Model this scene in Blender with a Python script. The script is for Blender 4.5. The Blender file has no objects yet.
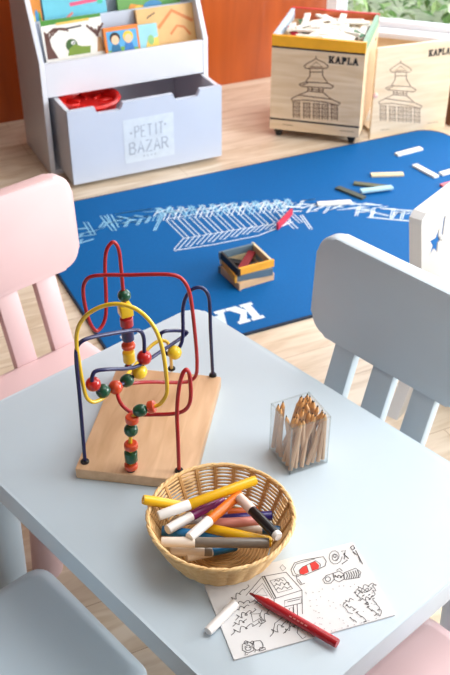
import bpy, bmesh, math, random
from mathutils import Vector, Matrix
random.seed(7)
PI = math.pi
scene = bpy.context.scene
COL = scene.collection
R_ = math.radians

# ------------------------------------------------------------------ camera
FPX, PITCH, CAMZ = 976.0, R_(35.07), 1.535
cam_d = bpy.data.cameras.new('camera')
cam = bpy.data.objects.new('camera', cam_d)
COL.objects.link(cam)
cam.location = (0, 0, CAMZ)
cam.rotation_euler = (PI/2 - PITCH, 0, 0)
cam_d.sensor_fit = 'VERTICAL'
cam_d.sensor_height = 36
cam_d.sensor_width = 24
cam_d.lens = FPX/675*36
cam_d.clip_start = 0.02
cam_d.dof.use_dof = True
cam_d.dof.focus_distance = 1.36
cam_d.dof.aperture_fstop = 11
scene.camera = cam

FW = Vector((0, math.cos(PITCH), -math.sin(PITCH)))
UP = Vector((0, math.sin(PITCH), math.cos(PITCH)))
ORG = Vector((0, 0, CAMZ))
# measuring helpers: a pixel of the photograph to a point on a known plane of the room
def ray(x, y):
    return FW + Vector((1, 0, 0))*((x-225)/FPX) - UP*((y-337.5)/FPX)
def onz(x, y, z):
    r = ray(x, y)
    return ORG + r*((z-CAMZ)/r.z)
def onp(x, y, n, d):
    r = ray(x, y)
    return ORG + r*((d-ORG.dot(n))/r.dot(n))

# ------------------------------------------------------------------ materials
MATS = {}
def srgb(c):
    return tuple(((v/255.0)/12.92 if v/255.0 <= .04045 else ((v/255.0+.055)/1.055)**2.4) for v in c)
def mat(name, rgb, rough=.5, var=.06, scale=30, bump=0., spec=.5, metal=0., coat=0., stretch=(1, 1, 1)):
    if name in MATS: return MATS[name]
    m = bpy.data.materials.new(name); m.use_nodes = True
    nt = m.node_tree; b = nt.nodes['Principled BSDF']
    c = srgb(rgb)
    tc = nt.nodes.new('ShaderNodeTexCoord')
    mp = nt.nodes.new('ShaderNodeMapping'); mp.inputs['Scale'].default_value = stretch
    nz = nt.nodes.new('ShaderNodeTexNoise'); nz.inputs['Scale'].default_value = scale; nz.inputs['Detail'].default_value = 3
    nt.links.new(tc.outputs['Object'], mp.inputs[0]); nt.links.new(mp.outputs[0], nz.inputs['Vector'])
    cr = nt.nodes.new('ShaderNodeValToRGB')
    cr.color_ramp.elements[0].position = .3; cr.color_ramp.elements[1].position = .7
    cr.color_ramp.elements[0].color = (*[max(0, v*(1-var)) for v in c], 1)
    cr.color_ramp.elements[1].color = (*[min(1, v*(1+var)) for v in c], 1)
    nt.links.new(nz.outputs['Fac'], cr.inputs[0]); nt.links.new(cr.outputs[0], b.inputs['Base Color'])
    b.inputs['Roughness'].default_value = rough; b.inputs['Metallic'].default_value = metal
    b.inputs['Specular IOR Level'].default_value = spec
    b.inputs['Coat Weight'].default_value = coat
    if bump:
        bp = nt.nodes.new('ShaderNodeBump'); bp.inputs['Strength'].default_value = bump; bp.inputs['Distance'].default_value = .002
        nt.links.new(nz.outputs['Fac'], bp.inputs['Height']); nt.links.new(bp.outputs[0], b.inputs['Normal'])
    MATS[name] = m
    return m
def wood(name, dark, light, rough=.45, scale=6, stretch=(1, 12, 12), rot=(0, 0, 0), coat=0., knots=.35, spec=.5):
    if name in MATS: return MATS[name]
    m = bpy.data.materials.new(name); m.use_nodes = True
    nt = m.node_tree; b = nt.nodes['Principled BSDF']
    tc = nt.nodes.new('ShaderNodeTexCoord')
    mp = nt.nodes.new('ShaderNodeMapping'); mp.inputs['Scale'].default_value = stretch; mp.inputs['Rotation'].default_value = rot
    nt.links.new(tc.outputs['Object'], mp.inputs[0])
    n1 = nt.nodes.new('ShaderNodeTexNoise'); n1.inputs['Scale'].default_value = scale; n1.inputs['Detail'].default_value = 6; n1.inputs['Distortion'].default_value = .8
    n2 = nt.nodes.new('ShaderNodeTexNoise'); n2.inputs['Scale'].default_value = scale*.35; n2.inputs['Detail'].default_value = 2
    nt.links.new(mp.outputs[0], n1.inputs['Vector']); nt.links.new(tc.outputs['Object'], n2.inputs['Vector'])
    mx = nt.nodes.new('ShaderNodeMix'); mx.data_type = 'FLOAT'; mx.inputs[0].default_value = knots
    nt.links.new(n1.outputs['Fac'], mx.inputs[2]); nt.links.new(n2.outputs['Fac'], mx.inputs[3])
    cr = nt.nodes.new('ShaderNodeValToRGB')
    cr.color_ramp.elements[0].position = .32; cr.color_ramp.elements[1].position = .66
    cr.color_ramp.elements[0].color = (*srgb(dark), 1); cr.color_ramp.elements[1].color = (*srgb(light), 1)
    nt.links.new(mx.outputs[0], cr.inputs[0]); nt.links.new(cr.outputs[0], b.inputs['Base Color'])
    b.inputs['Roughness'].default_value = rough; b.inputs['Coat Weight'].default_value = coat
    b.inputs['Specular IOR Level'].default_value = spec
    MATS[name] = m
    return m
def clear(name, tint=(1, 1, 1), ior=1.45, gain=1.0):
    m = bpy.data.materials.new(name); m.use_nodes = True
    nt = m.node_tree; nt.nodes.remove(nt.nodes['Principled BSDF'])
    out = nt.nodes['Material Output']
    t = nt.nodes.new('ShaderNodeBsdfTransparent'); t.inputs[0].default_value = (*tint, 1)
    g = nt.nodes.new('ShaderNodeBsdfGlossy'); g.inputs['Roughness'].default_value = .03
    lw = nt.nodes.new('ShaderNodeLayerWeight'); lw.inputs[0].default_value = .5
    pw = nt.nodes.new('ShaderNodeMath'); pw.operation = 'POWER'; pw.inputs[1].default_value = 4
    mu = nt.nodes.new('ShaderNodeMath'); mu.operation = 'MULTIPLY_ADD'; mu.inputs[1].default_value = .5*gain; mu.inputs[2].default_value = .025*gain
    nt.links.new(lw.outputs['Facing'], pw.inputs[0]); nt.links.new(pw.outputs[0], mu.inputs[0])
    mx = nt.nodes.new('ShaderNodeMixShader')
    nt.links.new(mu.outputs[0], mx.inputs[0]); nt.links.new(t.outputs[0], mx.inputs[1]); nt.links.new(g.outputs[0], mx.inputs[2])
    nt.links.new(mx.outputs[0], out.inputs[0])
    return m

# ------------------------------------------------------------------ mesh building
class MB:
    def __init__(self):
        self.v = []; self.f = []; self.mi = []; self.mats = []
    def m(self, material):
        if material not in self.mats: self.mats.append(material)
        return self.mats.index(material)
    def add(self, verts, faces, material, M=None):
        o = len(self.v); k = self.m(material)
        for p in verts:
            p = Vector(p)
            self.v.append(M @ p if M else p)
        for f in faces:
            self.f.append([i+o for i in f]); self.mi.append(k)
    def addbm(self, bm, material, M=None):
        bm.verts.index_update()
        self.add([v.co.copy() for v in bm.verts], [[v.index for v in f.verts] for f in bm.faces], material, M)
        bm.free()
    def box(self, c, s, material, M=None, bevel=0., seg=2, R=None):
        bm = bmesh.new(); bmesh.ops.create_cube(bm, size=1)
        for v in bm.verts: v.co = Vector((v.co.x*s[0], v.co.y*s[1], v.co.z*s[2]))
        if bevel: bmesh.ops.bevel(bm, geom=bm.edges[:], offset=bevel, segments=seg, affect='EDGES', profile=.5)
        T = Matrix.Translation(Vector(c))
        if R: T = T @ R
        self.addbm(bm, material, (M @ T) if M else T)
    def prism(self, poly, z0, z1, material, M=None, bevel=0., seg=2):
        bm = bmesh.new()
        b = [bm.verts.new((x, y, z0)) for x, y in poly]; t = [bm.verts.new((x, y, z1)) for x, y in poly]
        n = len(poly)
        bm.faces.new(list(reversed(b))); top = bm.faces.new(t)
        for i in range(n): bm.faces.new((b[i], b[(i+1) % n], t[(i+1) % n], t[i]))
        if bevel:
            es = [e for e in bm.edges if abs(e.verts[0].co.z-e.verts[1].co.z) < 1e-9]
            bmesh.ops.bevel(bm, geom=es, offset=bevel, segments=seg, affect='EDGES', profile=.5)
        self.addbm(bm, material, M)
    def lathe(self, prof, material, n=24, M=None, cap0=True, cap1=True):
        vs = []; fs = []
        for r, z in prof:
            for i in range(n):
                a = 2*PI*i/n; vs.append((r*math.cos(a), r*math.sin(a), z))
        for j in range(len(prof)-1):
            for i in range(n):
                fs.append((j*n+i, j*n+(i+1) % n, (j+1)*n+(i+1) % n, (j+1)*n+i))
        if cap0 and prof[0][0] > 1e-6: fs.append(list(reversed(range(n))))
        if cap1 and prof[-1][0] > 1e-6: fs.append([(len(prof)-1)*n+i for i in range(n)])
        self.add(vs, fs, material, M)
    def ball(self, c, r, material, sx=1, sy=1, sz=1, R=None, n=20):
        prof = [(max(1e-7, r*math.sin(PI*k/12)), -r*math.cos(PI*k/12)) for k in range(13)]
        T = Matrix.Translation(Vector(c))
        if R: T = T @ R
        T = T @ Matrix.Diagonal((sx, sy, sz, 1))
        self.lathe(prof, material, n, T, False, False)
    def tube(self, pts, r, material, n=10, closed=False, M=None):
        pts = [Vector(p) for p in pts]; N = len(pts); vs = []; fs = []
        up = None
        for i, p in enumerate(pts):
            if closed: t = pts[(i+1) % N]-pts[i-1]
            else: t = pts[min(i+1, N-1)]-pts[max(i-1, 0)]
            if t.length < 1e-9: t = Vector((0, 0, 1))
            t.normalize()
            if up is None:
                up = Vector((0, 0, 1)) if abs(t.z) < .9 else Vector((1, 0, 0))
            a = up - t*up.dot(t)
            if a.length < 1e-6: a = t.orthogonal()
            a.normalize(); b = t.cross(a); up = a
            rr = r[i] if isinstance(r, (list, tuple)) else r
            for k in range(n):
                q = 2*PI*k/n; vs.append(p + a*rr*math.cos(q) + b*rr*math.sin(q))
        for i in range(N if closed else N-1):
            j = (i+1) % N
            for k in range(n):
                fs.append((i*n+k, i*n+(k+1) % n, j*n+(k+1) % n, j*n+k))
        if not closed:
            fs.append(list(reversed(range(n)))); fs.append([(N-1)*n+k for k in range(n)])
        self.add(vs, fs, material, M)
    def poly(self, pts, material, M=None):
        self.add(pts, [list(range(len(pts)))], material, M)
    def strip(self, pts, w, nrm, material, M=None, closed=False):
        """ink line of width w along points lying on a surface with normal nrm"""
        nrm = Vector(nrm); self.k = getattr(self, 'k', 0)+1; lift = nrm*(self.k*1.5e-6)    # each ink line sits a hair above the last
        pts = [Vector(p)+lift for p in pts]
        if closed: pts = pts+[pts[0]]
        vs = []; fs = []
        N = len(pts)
        for i, p in enumerate(pts):
            t = pts[min(i+1, N-1)]-pts[max(i-1, 0)]
            if closed and i in (0, N-1): t = pts[1]-pts[N-2]
            if t.length < 1e-9: t = Vector((1, 0, 0))
            s = nrm.cross(t).normalized()*(w/2)
            vs += [p-s, p+s]
        for i in range(N-1): fs.append((2*i, 2*i+2, 2*i+3, 2*i+1))
        self.add(vs, fs, material, M)
    def build(self, name, parent=None, smooth=40):
        me = bpy.data.meshes.new(name)
        me.from_pydata([tuple(v) for v in self.v], [], self.f)
        for m in self.mats: me.materials.append(m)
        for p, k in zip(me.polygons, self.mi): p.material_index = k
        if smooth:
            me.polygons.foreach_set('use_smooth', [True]*len(me.polygons))
            me.set_sharp_from_angle(angle=R_(smooth))
        me.update()
        o = bpy.data.objects.new(name, me); COL.objects.link(o)
        if parent: o.parent = parent
        return o
def tag(o, label=None, cat=None, group=None, kind=None):
    if label: o['label'] = label
    if cat: o['category'] = cat
    if group: o['group'] = group
    if kind: o['kind'] = kind
    return o
def thing(name, loc, rz, label, cat, group=None):
    o = bpy.data.objects.new(name, None); COL.objects.link(o)
    o.location = loc; o.rotation_euler = (0, 0, rz); o.empty_display_size = .05
    return tag(o, label, cat, group)
def copy_thing(src, label=None):
    c = src.copy(); COL.objects.link(c)
    if label: c['label'] = label
    for ch in list(src.children):
        d = ch.copy(); COL.objects.link(d); d.parent = c
        for g in list(ch.children):
            e = g.copy(); COL.objects.link(e); e.parent = d
    return c
def T3(loc, rz): return Matrix.Translation(Vector(loc)) @ Matrix.Rotation(rz, 4, 'Z')
def rrect(x0, y0, x1, y1, r, n=6):
    pts = []
    for cx, cy, a0 in ((x1-r, y0+r, -90), (x1-r, y1-r, 0), (x0+r, y1-r, 90), (x0+r, y0+r, 180)):
        for k in range(n+1):
            a = R_(a0+90*k/n); pts.append((cx+r*math.cos(a), cy+r*math.sin(a)))
    return pts
def smoothpath(P, k=8):
    P = [Vector(p) for p in P]; out = []
    for i in range(len(P)-1):
        p0 = P[max(i-1, 0)]; p1 = P[i]; p2 = P[i+1]; p3 = P[min(i+2, len(P)-1)]
        # centripetal style tangents keep bends tight
        d1 = max((p2-p1).length, 1e-6); d0 = max((p1-p0).length, 1e-6); d2 = max((p3-p2).length, 1e-6)
        m1 = (p2-p0)/(d0+d1)*d1 if i > 0 else (p2-p1)
        m2 = (p3-p1)/(d1+d2)*d1 if i < len(P)-2 else (p2-p1)
        for j in range(k):
            t = j/k; t2 = t*t; t3 = t2*t
            out.append(p1*(2*t3-3*t2+1)+m1*(t3-2*t2+t)+p2*(-2*t3+3*t2)+m2*(t3-t2))
    out.append(P[-1]); return out
def axis_matrix(p, d):
    """z axis along d, at p"""
    return Matrix.Translation(p) @ Vector(d).to_track_quat('Z', 'Y').to_matrix().to_4x4()

# ------------------------------------------------------------------ palette
M_blue = mat('blue_grey_paint', (197, 213, 224), .38, .02, 6)
M_pink = mat('pink_paint', (232, 200, 201), .4, .02, 6)
M_white = mat('white_laminate', (225, 229, 238), .35, .015, 8)
M_white2 = mat('white_paint', (214, 214, 214), .4, .015, 8)
M_greyfront = mat('grey_laminate', (200, 209, 225), .35, .02, 8)
M_mat = mat('blue_rubber', (0, 94, 160), .7, .05, 120, .1, spec=.2)
M_matedge = mat('dark_mat_edge', (18, 38, 62), .7)
M_print = mat('mat_print_white', (220, 234, 242), .7)
M_printb = mat('mat_print_pale_blue', (142, 200, 232), .7)
M_birch = wood('birch_ply', (214, 182, 142), (232, 206, 172), .5, 5, (1, 9, 9), knots=.3)
M_lidw = wood('pale_ply', (214, 190, 158), (230, 212, 186), .5, 5, (1, 9, 9), knots=.3)
M_mazew = wood('rubberwood', (205, 164, 124), (226, 188, 150), .42, 7, (9, 1.2, 9), knots=.25)
M_ink = mat('black_ink', (28, 26, 28), .7)
M_line = mat('pen_line', (70, 66, 68), .8)
M_brown = mat('brown_print', (112, 84, 66), .7)
M_brownpale = mat('faded_brown_print', (140, 122, 108), .7)
M_yel = mat('yellow_paint', (236, 168, 30), .4)
M_red = mat('red_paint', (176, 22, 28), .35)
M_grn = mat('green_paint', (120, 160, 132), .45)
M_org = mat('orange_paint', (206, 104, 62), .45)
M_blk = mat('black_plastic', (18, 18, 20), .45)
M_paper = mat('paper', (228, 228, 229), .8, .01)

# ------------------------------------------------------------------ room
AW = R_(25.4)                                   # the orange wall, bookcase and mat all share this direction
uu = Vector((math.cos(AW), math.sin(AW), 0)); vv = Vector((-math.sin(AW), math.cos(AW), 0))
ROOM = Matrix.Rotation(AW, 4, 'Z')              # u,v,z -> world
def uv(u, v, z=0.): return uu*u + vv*v + Vector((0, 0, z))
def to_uv(P): return Vector((P.dot(uu), P.dot(vv), P.z))
WV = 3.70
AN = R_(-19.0)                                  # the window wall
KC = uv(2.247, WV)                              # corner between orange wall and window wall
ws = Vector((math.cos(AN), math.sin(AN), 0)); wn = Vector((-math.sin(AN), math.cos(AN), 0))
WIN = Matrix.Translation(KC) @ Matrix.Rotation(AN, 4, 'Z')

# floor: pale glossy laminate planks running along the orange wall
def floor_mat():
    m = bpy.data.materials.new('laminate_planks'); m.use_nodes = True
    nt = m.node_tree; b = nt.nodes['Principled BSDF']
    tc = nt.nodes.new('ShaderNodeTexCoord')
    mp = nt.nodes.new('ShaderNodeMapping'); mp.inputs['Rotation'].default_value = (0, 0, -AW)
    nt.links.new(tc.outputs['Object'], mp.inputs[0])
    br = nt.nodes.new('ShaderNodeTexBrick')
    br.inputs['Scale'].default_value = 1; br.inputs['Brick Width'].default_value = 1.25; br.inputs['Row Height'].default_value = .14
    br.inputs['Mortar Size'].default_value = .0012; br.inputs['Mortar Smooth'].default_value = .3
    br.inputs['Color1'].default_value = (*srgb((230, 216, 196)), 1); br.inputs['Color2'].default_value = (*srgb((224, 206, 184)), 1)
    br.inputs['Mortar'].default_value = (*srgb((190, 166, 140)), 1); br.offset = .37
    nt.links.new(mp.outputs[0], br.inputs['Vector'])
    m2 = nt.nodes.new('ShaderNodeMapping'); m2.inputs['Scale'].default_value = (1.6, 9, 1)
    nt.links.new(mp.outputs[0], m2.inputs[0])
    nz = nt.nodes.new('ShaderNodeTexNoise'); nz.inputs['Scale'].default_value = 3.2; nz.inputs['Detail'].default_value = 6; nz.inputs['Distortion'].default_value = .9
    nt.links.new(m2.outputs[0], nz.inputs['Vector'])
    cr = nt.nodes.new('ShaderNodeValToRGB')
    cr.color_ramp.elements[0].position = .35; cr.color_ramp.elements[1].position = .6
    cr.color_ramp.elements[0].color = (.84, .78, .7, 1); cr.color_ramp.elements[1].color = (1.05, 1.05, 1.05, 1)
    nt.links.new(nz.outputs['Fac'], cr.inputs[0])
    mx = nt.nodes.new('ShaderNodeMix'); mx.data_type = 'RGBA'; mx.blend_type = 'MULTIPLY'; mx.inputs[0].default_value = 1
    nt.links.new(br.outputs['Color'], mx.inputs[6]); nt.links.new(cr.outputs[0], mx.inputs[7])
    nt.links.new(mx.outputs[2], b.inputs['Base Color'])
    b.inputs['Roughness'].default_value = .3
    return m
M_floor = floor_mat()
def flat(name, M, x0, x1, y0, y1, z0, z1, material, kind='structure', bevel=0):
    b = MB(); b.box(((x0+x1)/2, (y0+y1)/2, (z0+z1)/2), (x1-x0, y1-y0, z1-z0), material, M, bevel)
    o = b.build(name); o['kind'] = kind; return o
b = MB()
pl = [uv(-1.9, WV+.06), uv(2.247+.03, WV+.06), KC+ws*4.0+wn*.06, Vector((4.3, -.6, 0)), Vector((-1.9, -.6, 0)), Vector((-1.9, 1.2, 0))]
b.prism([(p.x, p.y) for p in reversed(pl)], -.05, 0, M_floor)
floor = b.build('floor', None, 0); floor['kind'] = 'structure'

M_wallw = wood('stained_wood_panel', (132, 52, 16), (204, 98, 36), .32, 2.6, (4, 4, .5), knots=.6, coat=.2)
M_plaster = mat('white_plaster', (236, 232, 226), .8, .02, 5)
M_dim = mat('grey_unseen_wall', (104, 102, 100), .8, .03, 4)
M_tan = wood('tan_wood_board', (214, 182, 138), (228, 202, 164), .5, 4, (1, 8, 8))
M_frame = mat('white_window_frame', (232, 234, 238), .4, .01)
flat('wall_back', ROOM, -2.2, 2.247, WV, WV+.06, 0, 2.6, M_wallw)
flat('wall_window_sill', WIN, .0, 3.95, 0, .12, 0, .175, M_tan)
flat('trim_1', WIN, 0., 3.95, -.04, .14, .175, .200, M_frame, bevel=.006)
flat('wall_window_jamb', WIN, -.03, .045, 0, .14, .2, 2.6, M_frame)
flat('wall_window_end', WIN, 2.0, 3.95, 0, .12, .2, 2.6, M_plaster)
flat('wall_window_head', WIN, .045, 2.0, 0, .12, 2.1, 2.6, M_plaster)
wb = MB()
for x0, x1, z0, z1 in ((.045, 2.0, .2, .226), (.045, 2.0, 2.05, 2.1), (.045, .075, .226, 2.05), (1.97, 2.0, .226, 2.05), (1.05, 1.09, .226, 2.05)):
    wb.box(((x0+x1)/2, .06, (z0+z1)/2), (x1-x0, .05, z1-z0), M_frame, WIN, .004)
win = wb.build('window_1'); win['kind'] = 'structure'
g = MB(); g.box((.5625, .06, 1.138), (.975, .005, 1.824), clear('window_glass'), WIN); g.box((1.53, .06, 1.138), (.88, .005, 1.824), g.mats[0], WIN)
go = g.build('window_pane', win)
# side walls and ceiling outside the frame: they keep the daylight coming from the windows
flat('unseen_wall_left', None, -1.06, -1.0, -.6, 3.60, 0, 2.6, mat('brown_unseen_wall', (74, 44, 30), .8, .03, 4))  # unseen wall, set close and dark brown to shade the left side
b = MB(); b.prism([(p.x, p.y) for p in reversed(pl)], 2.6, 2.66, mat('ceiling_beige', (216, 208, 200), .8, .02, 5)); c = b.build('ceiling', None, 0); c['kind'] = 'structure'
flat('wall_right', None, 4.2, 4.3, -.6, 2.95, 0, .45, M_plaster)
flat('wall_right_front', None, 4.2, 4.3, -.6, .2, .45, 2.6, M_plaster)
flat('wall_right_head', None, 4.2, 4.3, .2, 2.95, 2.3, 2.6, M_plaster)
flat('unseen_wall_front', None, -1.16, 4.3, -.66, -.6, 0, 2.6, M_dim)  # unseen wall added behind the camera, kept dark to hold back fill

# outdoors
M_lawn = mat('pale_gravel', (196, 204, 178), .9, .2, 20)
b = MB(); b.box((1.5, 2.3, -.1), (9, 4.2, .1), M_lawn, WIN); og = b.build('ground_outdoors', None, 0); og['kind'] = 'structure'
b = MB()
gl = [mat('leaf_green_%s' % n, c, .5, .15, 60) for n, c in (('deep', (66, 112, 48)), ('mid', (112, 160, 84)), ('light', (176, 208, 140)), ('pale', (214, 228, 196)))]  # pale leaf tones carry the strong daylight in their colour
rg = random.Random(4)
for i in range(2600):
    s = rg.uniform(-.3, 2.6); d = rg.uniform(.35, 1.5); z = rg.uniform(0, .15+.75*rg.random()*(.5+.5*math.sin(s*5+1)**2))
    L = rg.uniform(.02, .055); w = L*rg.uniform(.35, .6)
    Mx = WIN @ Matrix.Translation((s, d, z-.04)) @ Matrix.Rotation(rg.uniform(0, 6.28), 4, 'Z') @ Matrix.Rotation(rg.uniform(-1.1, .6), 4, 'X')
    b.add([(0, -L, 0), (w*.8, -L*.3, .004), (w, .1*L, .005), (0, L, -.006), (-w, .1*L, .005), (-w*.8, -L*.3, .004)], [(0, 1, 2, 3), (0, 3, 4, 5)], gl[min(3, int(rg.random()*4.3))], Mx)
lv = b.build('garden_foliage', None, 0)
tag(lv, 'blurred green garden foliage outside the window', 'plants', kind='stuff')

# ------------------------------------------------------------------ children's table
TA = R_(42.4)
TC = Vector((-.005, 1.143, 0))
tx = Vector((math.cos(TA), math.sin(TA), 0)); ty = Vector((-math.sin(TA), math.cos(TA), 0))
TZ = .48
t = thing('childrens_table', TC, TA, 'pale blue-grey rectangular children\'s table with rounded corners in the foreground', 'table')
b = MB(); b.prism(rrect(-.2785, -.384, .2785, .384, .028, 8), .436, TZ, M_blue, None, .006, 3); b.build('tabletop', t)
for sx in (-1, 1):
    for sy in (-1, 1):
        b = MB(); M = Matrix.Translation((sx*.232, sy*.337, 0)); top = M @ Vector((0, 0, .436))
        b.lathe([(.026, 0), (.03, .004), (.042, .40), (.042, .4365)], M_blue, 28, M); b.build('leg', t)

# ------------------------------------------------------------------ chairs
def make_chair(m, label):
    t = thing('childrens_chair', (0, 0, 0), 0, label, 'chair')
    b = MB(); lv_ = [(.006, .262), (0, .268), (0, .281), (.004, .289), (.020, .2985), (.026, .30)]; n = 24; vs = []; fs = []
    for ins_, z in lv_:
        vs += [(x, y, z) for x, y in rrect(-.15+ins_, -.135+ins_, .15-ins_, .13-ins_, max(.03-ins_*.6, .008), 5)]
    for k in range(len(lv_)-1):
        for i in range(n): fs.append((k*n+i, k*n+(i+1) % n, (k+1)*n+(i+1) % n, (k+1)*n+i))
    fs.append(list(reversed(range(n)))); fs.append([(len(lv_)-1)*n+i for i in range(n)])
    b.add(vs, fs, m); b.build('seat', t)
    for sx in (-1, 1):
        for sy, oy in ((1, .148), (-1, -.16)):
            b = MB(); p0 = Vector((sx*.168, oy, 0)); p1 = Vector((sx*.115, sy*.095, .262)); d = (p1-p0).normalized()
            n = 28; vs = []; fs = []
            for k, (f, r) in enumerate(((0, .028), (.02, .031), (.5, .034), (1, .037))):
                c = p0.lerp(p1, f)
                for i in range(n):
                    a = 2*PI*i/n; vs.append(c+Vector((r*math.cos(a), r*math.sin(a), 0)))
            for k in range(3):
                for i in range(n): fs.append((k*n+i, k*n+(i+1) % n, (k+1)*n+(i+1) % n, (k+1)*n+i))
            fs.append(list(reversed(range(n)))); fs.append([3*n+i for i in range(n)])
            b.add(vs, fs, m); b.build('leg', t)
    lean = math.atan2(.052, .17)
    for k in (-1, 0, 1):
        b = MB()
        M = Matrix.Translation((k*.095, -.122, .293)) @ Matrix.Rotation(lean, 4, 'X')
        b.box((0, -.011, .085), (.05, .022, .19), m, M, .003); b.build('slat', t)
    b = MB()
    M = Matrix.Translation((0, -.166, .447)) @ Matrix.Rotation(R_(3), 4, 'X') @ Matrix.Rotation(PI/2, 4, 'X')
    b.prism(rrect(-.187, 0, .187, .214, .042, 8), 0, .033, m, M, .007, 3); b.build('backrest', t)
    return t
pc = make_chair(M_pink, 'pale pink child chair seen from the front at the far left end of the table')
bc = make_chair(M_blue, 'blue-grey child chair whose tall slatted back stands at the right side of the table')
def place(o, x, y, face):
    p = TC+tx*x+ty*y; o.location = (p.x, p.y, 0); o.rotation_euler = (0, 0, TA+face)
place(pc, .05, .548, PI)                       # faces -ty
place(bc, .255, .022, PI/2)                    # faces -tx
bc2 = copy_thing(bc, 'blue-grey child chair at the lower left with only its seat in view'); place(bc2, -.366, .038, -PI/2)
pc2 = copy_thing(pc, 'pink child chair at the lower right with only its seat in view'); place(pc2, .005, -.432, 0)

# ------------------------------------------------------------------ stroke writing and small drawings
GL = {  # strokes in a 1 x 1.4 cell
 'P': [[(0, 0), (0, 1.4), (.7, 1.4), (.95, 1.1), (.7, .75), (0, .75)]],
 'E': [[(.9, 0), (0, 0), (0, 1.4), (.9, 1.4)], [(0, .72), (.7, .72)]],
 'T': [[(.5, 0), (.5, 1.4)], [(0, 1.4), (1, 1.4)]],
 'I': [[(.5, 0), (.5, 1.4)]],
 'B': [[(0, 0), (0, 1.4), (.65, 1.4), (.9, 1.1), (.65, .78), (0, .78)], [(.65, .78), (1, .4), (.7, 0), (0, 0)]],
 'A': [[(0, 0), (.5, 1.4), (1, 0)], [(.2, .5), (.8, .5)]],
 'Z': [[(0, 1.4), (1, 1.4), (0, 0), (1, 0)]],
 'R': [[(0, 0), (0, 1.4), (.7, 1.4), (.95, 1.1), (.7, .75), (0, .75)], [(.45, .75), (1, 0)]],
}
# heavy slab letters, polygons in a ~1 x 1 cell
SLAB = {
 'K': (1.05, [[(0, 0), (.48, 0), (.48, .16), (.4, .16), (.4, .84), (.48, .84), (.48, 1), (0, 1), (0, .84), (.1, .84), (.1, .16), (0, .16)],
       [(.4, .42), (.62, .84), (.54, .84), (.54, 1), (1.0, 1), (1.0, .84), (.92, .84), (.68, .5), (.94, .16), (1.04, .16), (1.04, 0), (.62, 0), (.4, .36)]]),
 'A': (1.05, [[(0, 0), (.42, 0), (.42, .16), (.34, .16), (.38, .26), (.66, .26), (.7, .16), (.62, .16), (.62, 0), (1.05, 0), (1.05, .16), (.96, .16), (.66, 1), (.38, 1), (.1, .16), (0, .16)]]),
 'P': (.92, [[(0, 0), (.48, 0), (.48, .16), (.4, .16), (.4, .36), (.66, .38), (.86, .52), (.9, .68), (.86, .84), (.7, .98), (.5, 1), (0, 1), (0, .84), (.1, .84), (.1, .16), (0, .16)]]),
 'L': (.85, [[(0, 0), (.82, 0), (.82, .4), (.68, .4), (.64, .18), (.4, .18), (.4, .84), (.5, .84), (.5, 1), (0, 1), (0, .84), (.1, .84), (.1, .16), (0, .16)]]),
}
def slab_word(b, word, fn, material, gap=.06):
    x = 0
    for ch in word:
        w, polys = SLAB[ch]
        for p in polys: b.poly([fn(x+px, py) for px, py in p], material)
        x += w+gap
def stroke_word(b, word, fn, width, nrm, material, gap=.45):
    x = 0
    for ch in word:
        if ch != ' ':
            for s in GL[ch]: b.strip([fn(x+px, py) for px, py in s], width, nrm, material)
        x += (1 if ch != 'I' else .7)+gap

# ------------------------------------------------------------------ play mat
MU0, MU1, MV0, MV1 = .620, 2.30, 1.957, 2.916
MZ = .008
b = MB()
out = rrect(MU0, MV0, MU1, MV1, .006, 2)
pts = []
for cx, cy, r, a0 in ((MU1, MV0, .10, -90), (MU1, MV1, .10, 0), (MU0, MV1, .012, 90), (MU0, MV0, .012, 180)):
    sx = -1 if cx == MU1 else 1; sy = -1 if cy == MV1 else 1
    for k in range(9):
        a = R_(a0+90*k/8); pts.append((cx+sx*r+r*math.cos(a), cy+sy*r+r*math.sin(a)))
b.prism(pts, 0, MZ-.0006, M_matedge)
ctr = Vector(((MU0+MU1)/2, (MV0+MV1)/2))
ins = [((x-ctr.x)*(1-.012/1.68)+ctr.x, (y-ctr.y)*(1-.012/.96)+ctr.y) for x, y in pts]
b.prism(ins, .001, MZ, M_mat)
b2 = MB(); b2.v = [ROOM @ v for v in b.v]; b2.f = b.f; b2.mi = b.mi; b2.mats = b.mats; b = b2
ZU = Vector((0, 0, 1))
PZ = MZ+.0006
def mp(x, y): return onz(x, y, PZ)
def mline(pts, w=.0032, m=M_print, closed=False): b.strip([mp(*p) for p in pts], w, ZU, m, None, closed)
def A5(x, y): return (145+x/2.903, 190+y/2.903)       # measured from enlargements of the photograph
def A6(x, y): return (60+x/3.75, 180+y/3.75)
def A3(x, y): return (300+x/3., 130+y/3.)
def plank2(p, q, wpx, f, m=M_print, w=.0032):
    dx, dy = q[0]-p[0], q[1]-p[1]; l = math.hypot(dx, dy); nx, ny = wpx, wpx*.12
    mline([f(p[0], p[1]), f(q[0], q[1]), f(q[0]+nx, q[1]+ny-2), f(p[0]+nx, p[1]+ny-2)], w, m, True)
for k in range(10):
    plank2((62+33*k, 88-5.2*k), (112+33*k, 138-5.6*k), 15, A5)
    plank2((84+33*k, 172-7.2*k), (112+33*k, 140-5.8*k), 14, A5)
mline([A5(84, 176), A5(200, 158), A5(330, 132), A5(430, 92)], .004)
mline([A5(112, 141), A5(250, 118), A5(420, 92)], .003)
mline([A5(62, 84), A5(200, 62), A5(400, 34)], .004)
rm = random.Random(3)
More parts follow.
